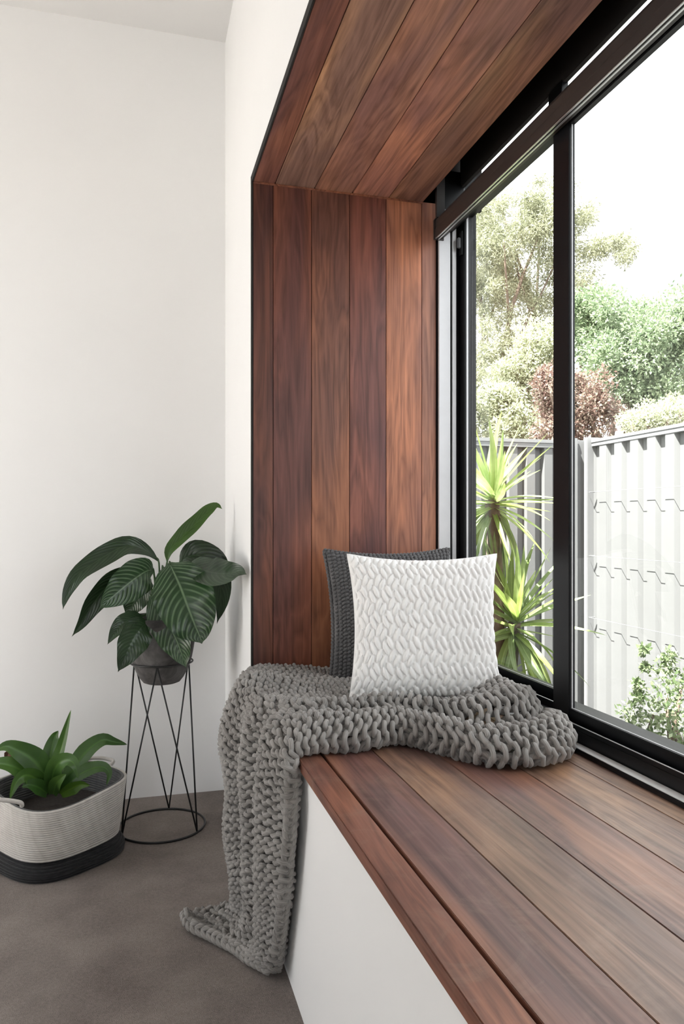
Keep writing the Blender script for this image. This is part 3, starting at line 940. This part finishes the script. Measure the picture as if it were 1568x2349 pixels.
# ------------------------------------------------------------------ leaves
def blade(P, half, roll=0.0, fold=0.25, ripple=0.0, across=8, view=True, curl=0.0, seed=0):
    # P: midrib points (n,3); half: half widths (n); returns verts, faces, uvs
    n = len(P)
    T = np.gradient(P, axis=0); T /= np.linalg.norm(T, axis=1)[:, None] + 1e-12
    out, uv = [], []
    rng = random.Random(seed)
    ph = rng.uniform(0, 6)
    for i in range(n):
        vd = np.array((0, 0, 1.0)) - P[i] if view else np.array((0, 0, 1.0))
        vd = vd / np.linalg.norm(vd)
        s = np.cross(T[i], vd)
        if np.linalg.norm(s) < 1e-3: s = np.cross(T[i], (1, 0, 0))
        s /= np.linalg.norm(s)
        nn = np.cross(s, T[i])
        r = roll if np.isscalar(roll) else np.interp(i / (n - 1), np.linspace(0, 1, len(roll)), roll)
        s2 = s * math.cos(r) + nn * math.sin(r)
        n2 = -s * math.sin(r) + nn * math.cos(r)
        for k in range(across + 1):
            a = -1 + 2 * k / across
            rp = ripple * half[i] * math.sin(i * 0.9 + ph + (2.0 if a > 0 else 0)) * abs(a) ** 2
            z = fold * half[i] * abs(a) + curl * half[i] * a * a + rp
            out.append(P[i] + s2 * a * half[i] * (1 - 0.2 * abs(fold)) + n2 * z)
            uv.append((0.5 + a / 2, i / (n - 1)))
    fs, us = [], []
    m = across + 1
    for i in range(n - 1):
        for k in range(across):
            q = (i * m + k, i * m + k + 1, (i + 1) * m + k + 1, (i + 1) * m + k)
            fs.append(q); us.append(tuple(uv[j] for j in q))
    return out, fs, us

def lance(n, peak=0.40, tip=0.95, base=0.06):
    v = np.linspace(0, 1, n)
    a = np.where(v < peak, np.sin(v / peak * math.pi / 2) ** 0.9, np.cos((v - peak) / (1 - peak) * math.pi / 2) ** (1 / tip))
    a = np.where(v > 0.93, a * np.clip((1 - v) / 0.07, 0, 1) ** 0.6, a)
    return np.maximum(a, base * (1 - v))

def strap(n, tip=0.5):
    v = np.linspace(0, 1, n)
    return (0.55 + 0.45 * np.sin(np.clip(v / 0.45, 0, 1) * math.pi / 2)) * np.clip((1 - v) / tip, 0, 1) ** 0.75

def px_leaf(parent, mat, pts, wpx, prof, roll=0.0, fold=0.25, ripple=0.08, n=22, curl=0.0, seed=0, col=(1, 1, 1), across=8, name='leaf'):
    W = [at(x, y, Y=Y) for x, y, Y in pts]
    P = catmull(W, n)
    t = float(np.mean(np.linalg.norm(P - np.array((0, 0, 1)), axis=1)))
    half = prof * wpx / 2 / FPX * t
    v, f, u = blade(P, half, roll, fold, ripple, across, True, curl, seed)
    o = MB().add(v, f, u).build(name, mat, parent, smooth=True)
    o.color = (*col, 1)
    return o, P

# ------------------------------------------------------------------ wire plant stand, pot, peace lily
SX_, SY_ = 0.082, 2.545
stand = empty('plant_stand', (SX_, SY_, 0))
tag(stand, 'slim black wire plant stand with round base ring on the carpet', 'plant stand')
def ringpts(r, z, n=72):
    return [(SX_ + r * math.cos(2 * math.pi * k / n), SY_ + r * math.sin(2 * math.pi * k / n), z) for k in range(n)]
RB, RT, ZT = 0.141, 0.1005, 0.546
MB().tube(ringpts(RB, 0.004), 0.0036, 8, closed=True).build('base_ring', M['wire'], stand, smooth=True)
MB().tube(ringpts(RT, ZT), 0.0030, 8, closed=True).build('top_ring', M['wire'], stand, smooth=True)
def rp(r, deg, z): return (SX_ + r * math.cos(math.radians(deg)), SY_ + r * math.sin(math.radians(deg)), z)
fa = math.degrees(math.atan2(-SY_, -SX_))            # direction towards the eye
A_, B_, C_ = fa - 62, fa - 190, fa + 52
T1, T2, T3 = fa - 118, fa - 8, fa + 118
for b, t in ((A_, T1), (A_, T2), (B_, T1), (B_, T3), (C_, T2), (C_, T3)):
    MB().tube([rp(RB, b, 0.004), rp(RT, t, ZT)], 0.0027, 8).build('rod', M['wire'], stand, smooth=True)

k = NT('dark_concrete')
v_ = k.objco()
k.l(k.ramp(k.noise(v_, 16.0, 7, 0.65, 0.6), [(0.3, (0.030, 0.027, 0.026)), (0.55, (0.085, 0.08, 0.077)), (0.8, (0.19, 0.18, 0.175))]), k.p.inputs['Base Color'])
k.p.inputs['Roughness'].default_value = 0.75
k.bump(k.noise(v_, 90.0, 5), 0.3, 0.002)
M['concrete'] = k.m
M['soil'] = plain('potting_soil', (0.022, 0.017, 0.013, 1), 0.95, var=0.5, scale=90, bump=0.9, bscale=160)
pot = empty('plant_pot', (SX_, SY_, 0.475))
tag(pot, 'weathered dark grey concrete pot held in the ring of the wire stand', 'pot')
prof = [(0.0, 0.0), (0.050, 0.0), (0.060, 0.004), (0.071, 0.018), (0.083, 0.040), (0.0935, 0.066), (0.098, 0.082), (0.105, 0.12), (0.112, 0.165), (0.1185, 0.210), (0.1190, 0.217), (0.1165, 0.2195), (0.112, 0.217), (0.109, 0.205), (0.104, 0.170), (0.0, 0.170)]
MB().lathe(prof, (SX_, SY_, 0.477), 64).build('pot_body', M['concrete'], pot, smooth=True)
so = MB().lathe([(0.0, 0.006), (0.05, 0.004), (0.106, 0.0)], (SX_, SY_, 0.649), 40).build('soil', M['soil'], pot, smooth=True)

M['lily'] = leafy('lily_leaf', (0.007, 0.021, 0.006, 1), (0.016, 0.044, 0.012, 1), 0.1, 0.3, veins=0.07)
M['lily_front'] = leafy('lily_leaf_lit_stripes', (0.010, 0.034, 0.009, 1), (0.020, 0.060, 0.017, 1), 0.1, 0.28, veins=0.32)  # front leaves: real veins, with gloss light painted into their stripes
M['lily_young'] = leafy('lily_leaf_young', (0.030, 0.075, 0.010, 1), (0.060, 0.13, 0.02, 1), 0.3, 0.35, veins=0.1)
M['stem'] = plain('green_stem', (0.03, 0.07, 0.018, 1), 0.5)
lily = empty('peace_lily', (SX_, SY_, 0.65))
tag(lily, 'peace lily with large drooping striped dark green leaves in the grey pot', 'plant')
LEAVES = [
    # midrib (px, py, depth), width px, material, roll, fold
    ([(383, 1290, 2.52), (390, 1262, 2.52), (418, 1232, 2.53), (450, 1200, 2.54), (478, 1172, 2.55), (496, 1160, 2.55), (510, 1168, 2.55)], 38, 'lily_young', 0.35, 0.5),
    ([(364, 1288, 2.56), (340, 1266, 2.56), (312, 1254, 2.55), (282, 1254, 2.54), (250, 1270, 2.53), (212, 1294, 2.52), (180, 1318, 2.51), (160, 1350, 2.50), (149, 1378, 2.49), (144, 1399, 2.48)], 50, 'lily', -0.35, 0.25),
    ([(350, 1310, 2.58), (318, 1312, 2.58), (280, 1325, 2.58), (245, 1348, 2.57), (214, 1384, 2.56), (188, 1428, 2.55), (164, 1461, 2.54)], 60, 'lily', 0.3, 0.3),
    ([(352, 1308, 2.50), (336, 1310, 2.47), (308, 1328, 2.44), (278, 1352, 2.42), (250, 1376, 2.40), (228, 1396, 2.39)], 86, 'lily_front', 0.15, 0.2),
    ([(345, 1330, 2.60), (330, 1350, 2.62), (312, 1375, 2.63), (298, 1398, 2.64), (288, 1412, 2.64)], 56, 'lily', -0.1, 0.2),
    ([(388, 1291, 2.44), (398, 1312, 2.41), (413, 1345, 2.39), (428, 1385, 2.37), (445, 1430, 2.36), (457, 1458, 2.355), (463, 1477, 2.35)], 138, 'lily_front', 0.0, 0.12),
    ([(345, 1365, 2.47), (362, 1395, 2.45), (385, 1430, 2.43), (405, 1470, 2.41), (418, 1505, 2.40), (427, 1532, 2.395)], 86, 'lily_front', -0.3, 0.2),
    ([(340, 1426, 2.45), (322, 1442, 2.42), (304, 1470, 2.40), (287, 1507, 2.39), (270, 1542, 2.385)], 74, 'lily', 0.25, 0.25),
    ([(328, 1412, 2.46), (305, 1418, 2.43), (280, 1432, 2.40), (262, 1454, 2.385), (246, 1479, 2.38)], 40, 'lily', -0.25, 0.35),
    ([(412, 1292, 2.58), (430, 1278, 2.57), (456, 1275, 2.56), (484, 1296, 2.55), (502, 1335, 2.54), (506, 1385, 2.53), (497, 1432, 2.52)], 78, 'lily', 0.35, 0.3),
    ([(425, 1300, 2.50), (452, 1302, 2.44), (480, 1312, 2.36), (515, 1316, 2.28), (545, 1312, 2.22), (566, 1318, 2.18)], 72, 'lily', 0.35, 0.2),
    ([(418, 1288, 2.60), (436, 1276, 2.62), (460, 1282, 2.64), (484, 1300, 2.65), (500, 1330, 2.66)], 48, 'lily', 0.6, 0.3),
    ([(372, 1300, 2.64), (392, 1330, 2.67), (402, 1365, 2.68), (404, 1395, 2.68)], 50, 'lily', 0.0, 0.25),
]
crown = Vector((SX_ - 0.005, SY_ - 0.01, 0.655))
for i, (pts, w_, mt, roll, fold) in enumerate(LEAVES):
    o, P = px_leaf(lily, M[mt], pts, w_, lance(26), roll, fold, 0.10, 26, seed=i, across=10)
    b = Vector(P[0]); d = Vector(P[2]) - b
    c0 = crown + Vector((random.uniform(-0.02, 0.02), random.uniform(-0.02, 0.02), 0))
    mid = (b + c0) / 2 + Vector((0, 0, 0.02 if b.z > 0.72 else 0.03))
    MB().tube(catmull([c0, mid, b, b + d * 0.6], 12), np.linspace(0.0042, 0.0022, 12), 8).build('stalk', M['stem'], lily, smooth=True)

# ------------------------------------------------------------------ coiled rope basket
BX, BY_ = -0.232, 2.415
M['rope_light'] = yarn_mat('natural_rope', (0.40, 0.375, 0.345, 1), (0.66, 0.635, 0.60, 1))
M['rope_dark'] = yarn_mat('black_rope', (0.008, 0.008, 0.009, 1), (0.025, 0.025, 0.027, 1))
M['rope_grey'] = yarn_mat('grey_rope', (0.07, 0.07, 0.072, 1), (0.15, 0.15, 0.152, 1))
def outline(th, a, sq, rot, sx=1.0):
    c, s = math.cos(th), math.sin(th)
    r = a / (abs(c) ** sq + abs(s) ** sq) ** (1 / sq)
    x, y = r * c * sx, r * s
    return x * math.cos(rot) - y * math.sin(rot), x * math.sin(rot) + y * math.cos(rot)
basket = empty('rope_basket', (BX, BY_, 0))
tag(basket, 'off-white coiled rope basket with black base on the carpet', 'basket')
ROT = math.radians(38)
def basket_ring(z, inner=0.0, n=72):
    u = z / 0.22
    a = 0.150 + 0.022 * u ** 0.8
    if z < 0.056: a = 0.157 + 0.017 * math.sin(math.pi * min(1.0, (z + 0.012) / 0.062))
    pts = []
    for k in range(n):
        th = 2 * math.pi * k / n
        x, y = outline(th, a - inner, 3.0, ROT)
        # soft slouch: the rim dips at the near corner and lifts at the others
        dirn = math.atan2(y, x)
        near = math.cos(dirn - math.radians(-100)); side_ = math.cos(dirn - math.radians(5))
        zz = z + u * u * (-0.024 * max(0, near) ** 2 + 0.002 * max(0, side_) ** 3)
        bul = 1 + 0.05 * max(0, near) * math.sin(u * math.pi) * (1 if z > 0.06 else 0)
        pts.append((BX + x * bul + 0.008 * u, BY_ + y * bul, zz))
    return pts
CP = 0.0072
nco = int(0.22 / CP)
dk, lt = MB(), MB()
for i in range(nco + 1):
    z = 0.004 + i * CP
    (dk if z < 0.056 else lt).tube(basket_ring(z), 0.0045, 6, closed=True, uvs=True)
dk.build('base_coils', M['rope_dark'], basket, smooth=True)
lt.build('side_coils', M['rope_light'], basket, smooth=True)
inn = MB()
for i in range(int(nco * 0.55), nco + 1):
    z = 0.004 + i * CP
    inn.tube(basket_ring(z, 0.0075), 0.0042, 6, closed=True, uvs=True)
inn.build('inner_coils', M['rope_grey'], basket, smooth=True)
bt = MB()
rg = basket_ring(0.006)
bt.add([(BX, BY_, 0.006)] + rg, [(0, 1 + k, 1 + (k + 1) % 72) for k in range(72)])
bt.build('base', M['rope_dark'], basket)
sg_ = basket_ring(0.135, 0.008)
sb_ = MB().add([(BX, BY_, 0.15)] + sg_, [(0, 1 + k, 1 + (k + 1) % 72) for k in range(72)]).build('soil', M['soil'], basket)
def handle(p0, p1, bow, mat):
    p0, p1, bow = Vector(p0), Vector(p1), Vector(bow)
    pts = catmull([p0 - bow * 0.1, p0 + bow * 0.75, (p0 + p1) / 2 + bow, p1 + bow * 0.75, p1 - bow * 0.1], 24)
    MB().tube(pts, 0.006, 8, uvs=True).build('handle', mat, basket, smooth=True)
hb = [at(195, 1752, Y=2.56), at(252, 1757, Y=2.55)]
handle(hb[0], hb[1], (0.012, 0.03, 0.012), M['rope_light'])
handle(at(-14, 1842, Y=2.235), at(50, 1848, Y=2.235), (-0.004, -0.012, 0.016), M['rope_light'])

M['agave'] = leafy('broad_rosette_leaf', (0.030, 0.080, 0.016, 1), (0.070, 0.15, 0.032, 1), 0.2, 0.38)
M['dry_leaf'] = plain('dry_leaf', (0.10, 0.045, 0.025, 1), 0.8, var=0.3)
agave = empty('rosette_plant', (BX + 0.02, BY_ - 0.02, 0.14))
tag(agave, 'green rosette plant with broad pointed leaves growing in the rope basket', 'plant')
yb = BY_ - 0.03
AL = [
    ([(118, 1812, yb), (112, 1765, yb + 0.02), (118, 1720, yb + 0.04), (126, 1690, yb + 0.05), (134, 1676, yb + 0.04)], 44, 0.15, (1, 1, 1)),
    ([(128, 1815, yb), (128, 1760, yb), (142, 1712, yb), (153, 1668, yb - 0.01), (163, 1628, yb - 0.02)], 30, 0.5, (1.25, 1.2, 1.0)),
    ([(140, 1812, yb), (168, 1765, yb + 0.02), (200, 1722, yb + 0.04), (235, 1698, yb + 0.05), (262, 1702, yb + 0.06), (292, 1708, yb + 0.07)], 46, 0.3, (0.9, 0.95, 0.9)),
    ([(112, 1815, yb), (100, 1775, yb - 0.02), (74, 1742, yb - 0.03), (42, 1722, yb - 0.04), (15, 1712, yb - 0.05), (-12, 1722, yb - 0.06)], 62, -0.2, (1, 1, 1)),
    ([(108, 1812, yb), (70, 1782, yb - 0.03), (30, 1758, yb - 0.05), (-8, 1752, yb - 0.07), (-35, 1762, yb - 0.08)], 50, -0.35, (1.15, 1.15, 1)),
    ([(112, 1816, yb - 0.01), (88, 1790, yb - 0.05), (60, 1778, yb - 0.08), (38, 1794, yb - 0.10), (22, 1834, yb - 0.11)], 44, 0.2, (1.2, 1.15, 1)),
    ([(124, 1818, yb - 0.01), (120, 1782, yb - 0.05), (134, 1752, yb - 0.08), (158, 1744, yb - 0.10), (173, 1758, yb - 0.115), (180, 1787, yb - 0.12)], 46, 0.1, (1.05, 1.05, 1)),
    ([(138, 1818, yb), (170, 1786, yb - 0.01), (205, 1765, yb - 0.01), (236, 1760, yb - 0.01), (250, 1774, yb - 0.015), (244, 1802, yb - 0.02)], 36, 0.3, (0.95, 1, 0.9)),
    ([(140, 1822, yb - 0.02), (165, 1808, yb - 0.04), (185, 1800, yb - 0.05), (206, 1802, yb - 0.05)], 34, -0.3, (1.5, 1.35, 0.8)),
    ([(104, 1815, yb + 0.02), (80, 1770, yb + 0.05), (50, 1740, yb + 0.07), (26, 1735, yb + 0.08)], 42, 0.2, (0.6, 0.62, 0.6)),
    ([(108, 1820, yb - 0.02), (88, 1806, yb - 0.06), (66, 1800, yb - 0.08), (50, 1806, yb - 0.09)], 38, -0.2, (0.95, 1, 0.9)),
    ([(126, 1815, yb + 0.03), (130, 1780, yb + 0.07), (150, 1758, yb + 0.10), (178, 1752, yb + 0.12)], 40, 0.1, (0.7, 0.75, 0.7)),
    ([(122, 1822, yb - 0.03), (128, 1800, yb - 0.06), (140, 1786, yb - 0.08), (152, 1776, yb - 0.09)], 34, 0.2, (1.15, 1.1, 1)),
]
for i, (pts, w_, roll, col) in enumerate(AL):
    px_leaf(agave, M['agave'], pts, w_ * 0.88, strap(22, 0.62), roll, 0.35, 0.05, 22, seed=40 + i, col=col)
v, f, u = blade(catmull([at(30, 1738, Y=yb + 0.08), at(18, 1728, Y=yb + 0.09), at(12, 1745, Y=yb + 0.09)], 8), lance(8) * 0.012, 0.3)
MB().add(v, f, u).build('dry_leaf', M['dry_leaf'], agave, smooth=True)

# ------------------------------------------------------------------ yucca in the garden
M['yucca'] = leafy('yucca_leaf', (0.15, 0.23, 0.05, 1), (0.40, 0.47, 0.20, 1), 0.4, 0.45)
M['bark'] = plain('bark', (0.13, 0.095, 0.07, 1), 0.9, var=0.3, scale=30, bump=0.8, bscale=60)
def yucca_mesh(droop, seed, length=0.32, wid=0.029):
    n = 16
    v = np.linspace(0, 1, n)
    P = np.stack([v * length, 0.01 * np.sin(v * 3 + seed), -droop * v ** 2.2 * length], -1)
    half = wid / 2 * (0.75 + 0.25 * np.sin(v * 3)) * np.clip((1 - v) / 0.55, 0, 1) ** 0.7
    vv, f, u = blade(P, half, 0.0, 0.45, 0.0, 4, False)
    mb = MB().add(vv, f, u)
    o = mb.build('leaf', M['yucca'], None, smooth=True)
    me = o.data
    bpy.data.objects.remove(o)
    return me
YM = [yucca_mesh(d, i) for i, d in enumerate((0.0, 0.03, 0.07, 0.25, 0.5, 0.75))]
def rosette(root, c, n, size, rng, e_hi=82, e_lo=-70):
    for i in range(n):
        f = (i + 0.5) / n
        elev = math.radians(e_hi - (e_hi - e_lo) * f ** 0.85 + rng.uniform(-9, 9))
        az = i * 2.39996 + rng.uniform(-0.25, 0.25)
        kq = 0 if elev > 0.9 else 1 if elev > 0.3 else rng.choice((1, 2, 3)) if elev > -0.2 else rng.choice((3, 4, 5))
        o = bpy.data.objects.new('leaf', YM[kq])
        COL.objects.link(o)
        o.parent = root
        o.rotation_euler = (rng.uniform(-0.5, 0.5), -elev, az)
        s = size * rng.uniform(0.8, 1.12)
        o.scale = (s, s * rng.uniform(0.95, 1.3), s)
        o.location = Vector(c) - root.location + Vector((0, 0, (0.5 - f) * 0.09))
        g = rng.uniform(0.72, 1.25)
        o.color = (g, g, g * rng.uniform(0.7, 1.3), 1)
ya = at(1128, 1158, X=1.42)
yb2 = at(1180, 1440, X=1.50)
yuc = empty('yucca', (1.42, 2.80, GZ))
tag(yuc, 'variegated yucca with spiky lime rosettes outside the glass', 'plant')
rg_ = random.Random(5)
rosette(yuc, ya, 70, 1.0, rg_)
rosette(yuc, yb2, 66, 1.05, rg_, 85, -55)
yc = at(1125, 1580, X=1.50)
rosette(yuc, yc, 40, 0.9, rg_, 80, -30)
MB().tube([(1.46, 2.86, GZ - 0.02), (1.45, 2.84, 0.3), (1.43, 2.81, 0.75), ya + Vector((0, 0, 0.02))], [0.045, 0.04, 0.036, 0.03], 12).build('trunk', M['bark'], yuc, smooth=True)
MB().tube([(1.47, 2.86, 0.1), (1.50, 2.83, 0.3), yb2 + Vector((0, 0, 0.02))], [0.035, 0.03, 0.026], 12).build('trunk', M['bark'], yuc, smooth=True)
MB().tube([(1.47, 2.87, 0.0), (1.55, 2.9, 0.1), yc], [0.03, 0.028, 0.024], 12).build('trunk', M['bark'], yuc, smooth=True)

# ------------------------------------------------------------------ leaf clouds for shrubs and trees
def leaf_cloud(name, parent, mat, centers, radii, per, size, rng, aspect=2.2, shell=0.55, droop=0.0):
    C, R = np.array(centers, float), np.array(radii, float)
    n = len(C) * per
    ci = np.repeat(np.arange(len(C)), per)
    d = rng.normal(size=(n, 3)); d /= np.linalg.norm(d, axis=1)[:, None]
    rad = shell + (1 - shell) * rng.random(n)
    p = C[ci] + d * rad[:, None] * (R[ci] if R.ndim == 2 else R[ci][:, None])
    a = d * 0.7 + rng.normal(size=(n, 3)) * 0.8
    a[:, 2] -= droop
    a /= np.linalg.norm(a, axis=1)[:, None]
    b = np.cross(a, rng.normal(size=(n, 3))); b /= np.linalg.norm(b, axis=1)[:, None]
    c = np.cross(a, b)
    L = size * (0.65 + 0.7 * rng.random(n))[:, None]
    W = L / aspect
    v = np.stack([p, p + a * L * 0.5 + b * W * 0.5 + c * W * 0.12, p + a * L, p + a * L * 0.5 - b * W * 0.5 + c * W * 0.12], 1).reshape(-1, 3)
    f = np.arange(n * 4).reshape(n, 4)
    o = fast_mesh(name, v - np.array(parent.location), f, mat, parent, smooth=False)
    o['kind'] = 'stuff'
    return o

def F(*cols): return [(*c, 1) for c in cols]
M['f_jas'] = foliage('jasmine_leaves', F((0.074, 0.117, 0.046), (0.200, 0.267, 0.124), (0.409, 0.461, 0.285), (0.121, 0.178, 0.073)), 0.35)
M['f_wil'] = foliage('willow_leaves', F((0.154, 0.164, 0.102), (0.284, 0.294, 0.189), (0.401, 0.401, 0.277), (0.193, 0.207, 0.122)), 0.4)
M['f_grn'] = foliage('green_leaves', F((0.103, 0.156, 0.080), (0.223, 0.290, 0.166), (0.335, 0.396, 0.254), (0.154, 0.207, 0.107)), 0.4)
M['f_red'] = foliage('red_leaves', F((0.142, 0.085, 0.071), (0.264, 0.164, 0.135), (0.226, 0.197, 0.140), (0.328, 0.248, 0.205)), 0.35)
M['f_pal'] = foliage('pale_leaves', F((0.235, 0.264, 0.159), (0.406, 0.425, 0.296), (0.476, 0.476, 0.352), (0.287, 0.316, 0.192)), 0.4)

def shrub(name, label, group, spec, mat, size, per, base, seed, stems=3, thick=1.0, droop=0.0, aspect=2.2, shell=0.4):
    rng = np.random.default_rng(seed)
    cs, rs = [], []
    for (px, py, t, r) in spec:
        p = at(px, py, t=t)
        cs.append(tuple(p + Vector((0, rng.uniform(-0.3, 0.3) * r, 0)))); rs.append((r, r, r * 0.9))
    c = np.mean(cs, axis=0)
    root = empty(name, (c[0], c[1], base))
    tag(root, label, 'tree' if 'tree' in name else 'shrub', group)
    leaf_cloud('foliage', root, mat, cs, rs, per, size, rng, aspect, shell, droop)
    order = np.argsort([-np.prod(r) for r in rs])[:stems]
    for i in order:
        e = Vector(cs[i])
        b0 = Vector((c[0] + rng.uniform(-0.1, 0.1), c[1] + rng.uniform(-0.1, 0.1), base - 0.02))
        h = max(0.1, e.z - base)
        mid = b0.lerp(e, 0.55) + Vector((rng.uniform(-0.16, 0.16) * h, rng.uniform(-0.08, 0.08) * h, 0.05 * h))
        MB().tube(catmull([b0, mid, e], 10), thick * np.linspace(0.022 * h ** 0.8 + 0.003, 0.006 * h ** 0.7 + 0.001, 10), 7).build('branch', M['bark'], root, smooth=True)
    return root

r0 = random.Random(3)
def blob(px, py, rx, ry, t, n, rr, jt=0.4):
    out = []
    for _ in range(n):
        a = r0.uniform(0, 6.283); q = math.sqrt(r0.random())
        out.append((px + rx * q * math.cos(a), py + ry * q * math.sin(a), t + r0.uniform(-jt, jt), rr * r0.uniform(0.7, 1.3)))
    return out
jas = [(1460, 1680, 2.94, 0.077), (1500, 1690, 2.82, 0.088), (1450, 1640, 3.02, 0.066), (1540, 1690, 2.77, 0.099), (1500, 1640, 2.92, 0.077), (1550, 1640, 2.82, 0.088), (1525, 1590, 2.92, 0.077), (1555, 1570, 2.92, 0.077), (1528, 1540, 2.97, 0.055), (1535, 1505, 2.97, 0.039), (1475, 1490, 3.02, 0.020), (1480, 1530, 3.02, 0.015), (1463, 1570, 3.02, 0.022), (1462, 1600, 3.02, 0.033), (1575, 1720, 2.72, 0.110), (1530, 1730, 2.72, 0.088)]
shrub('jasmine_shrub', 'leafy jasmine shrub with pale flowers low outside the sliding pane', None, jas, M['f_jas'], 0.022, 120, GZ, 21, 9, aspect=1.9, shell=0.2)

# beyond the fence
def blobset(*a): return sum((blob(*x) for x in a), [])
tall = blobset((1170, 580, 110, 130, 13, 60, 0.30, 1.0), (1105, 600, 50, 120, 13, 30, 0.28, 1.0), (1260, 470, 60, 60, 13, 18, 0.24, 0.8), (1330, 600, 60, 130, 13, 24, 0.26, 0.8), (1410, 575, 55, 30, 13, 12, 0.18, 0.6), (1140, 790, 70, 90, 12.5, 22, 0.28, 0.8), (1230, 720, 60, 60, 13, 10, 0.26, 0.8), (1110, 870, 50, 60, 12, 16, 0.26, 0.8))
shrub('tall_tree', 'tall feathery grey-green tree rising above the fence into the sky', 'trees beyond the fence', tall, M['f_wil'], 0.07, 420, -0.6, 22, 12, 0.6, droop=0.5, aspect=4.5, shell=0.15)
bush = blobset((1440, 800, 120, 110, 9.5, 60, 0.24, 0.7), (1540, 790, 90, 120, 9.2, 40, 0.24, 0.7), (1370, 720, 60, 50, 9.8, 18, 0.18, 0.5), (1480, 900, 100, 70, 9.2, 30, 0.2, 0.5))
shrub('broad_tree', 'broad bright green tree filling the right of the window above the fence', 'trees beyond the fence', bush, M['f_grn'], 0.05, 420, -0.6, 23, 14, aspect=2.2, shell=0.35)
red = blobset((1310, 930, 95, 80, 7.2, 44, 0.135, 0.25), (1270, 880, 40, 40, 7.2, 12, 0.115, 0.2))
shrub('red_shrub', 'reddish-brown leaved shrub behind the fence by the black mullion', 'trees beyond the fence', red, M['f_red'], 0.034, 330, -0.6, 24, 8, aspect=2.0, shell=0.3)
pal = blobset((1500, 965, 70, 25, 6.2, 22, 0.10, 0.3), (1550, 945, 30, 30, 6.2, 12, 0.1, 0.3))
shrub('pale_shrub', 'pale yellow-green shrub peeping over the sunlit fence', 'trees beyond the fence', pal, M['f_pal'], 0.03, 320, -0.4, 25, 6, shell=0.3)
lef = blobset((1120, 950, 80, 60, 10.2, 26, 0.20, 0.3), (1190, 880, 60, 60, 10.4, 20, 0.22, 0.3), (1180, 975, 60, 30, 10.0, 16, 0.16, 0.3), (1240, 800, 45, 70, 10.6, 18, 0.22, 0.3))
shrub('green_shrub', 'light green bush behind the shaded fence above the yucca', 'trees beyond the fence', lef, M['f_pal'], 0.055, 320, -0.6, 26, 8, shell=0.3)
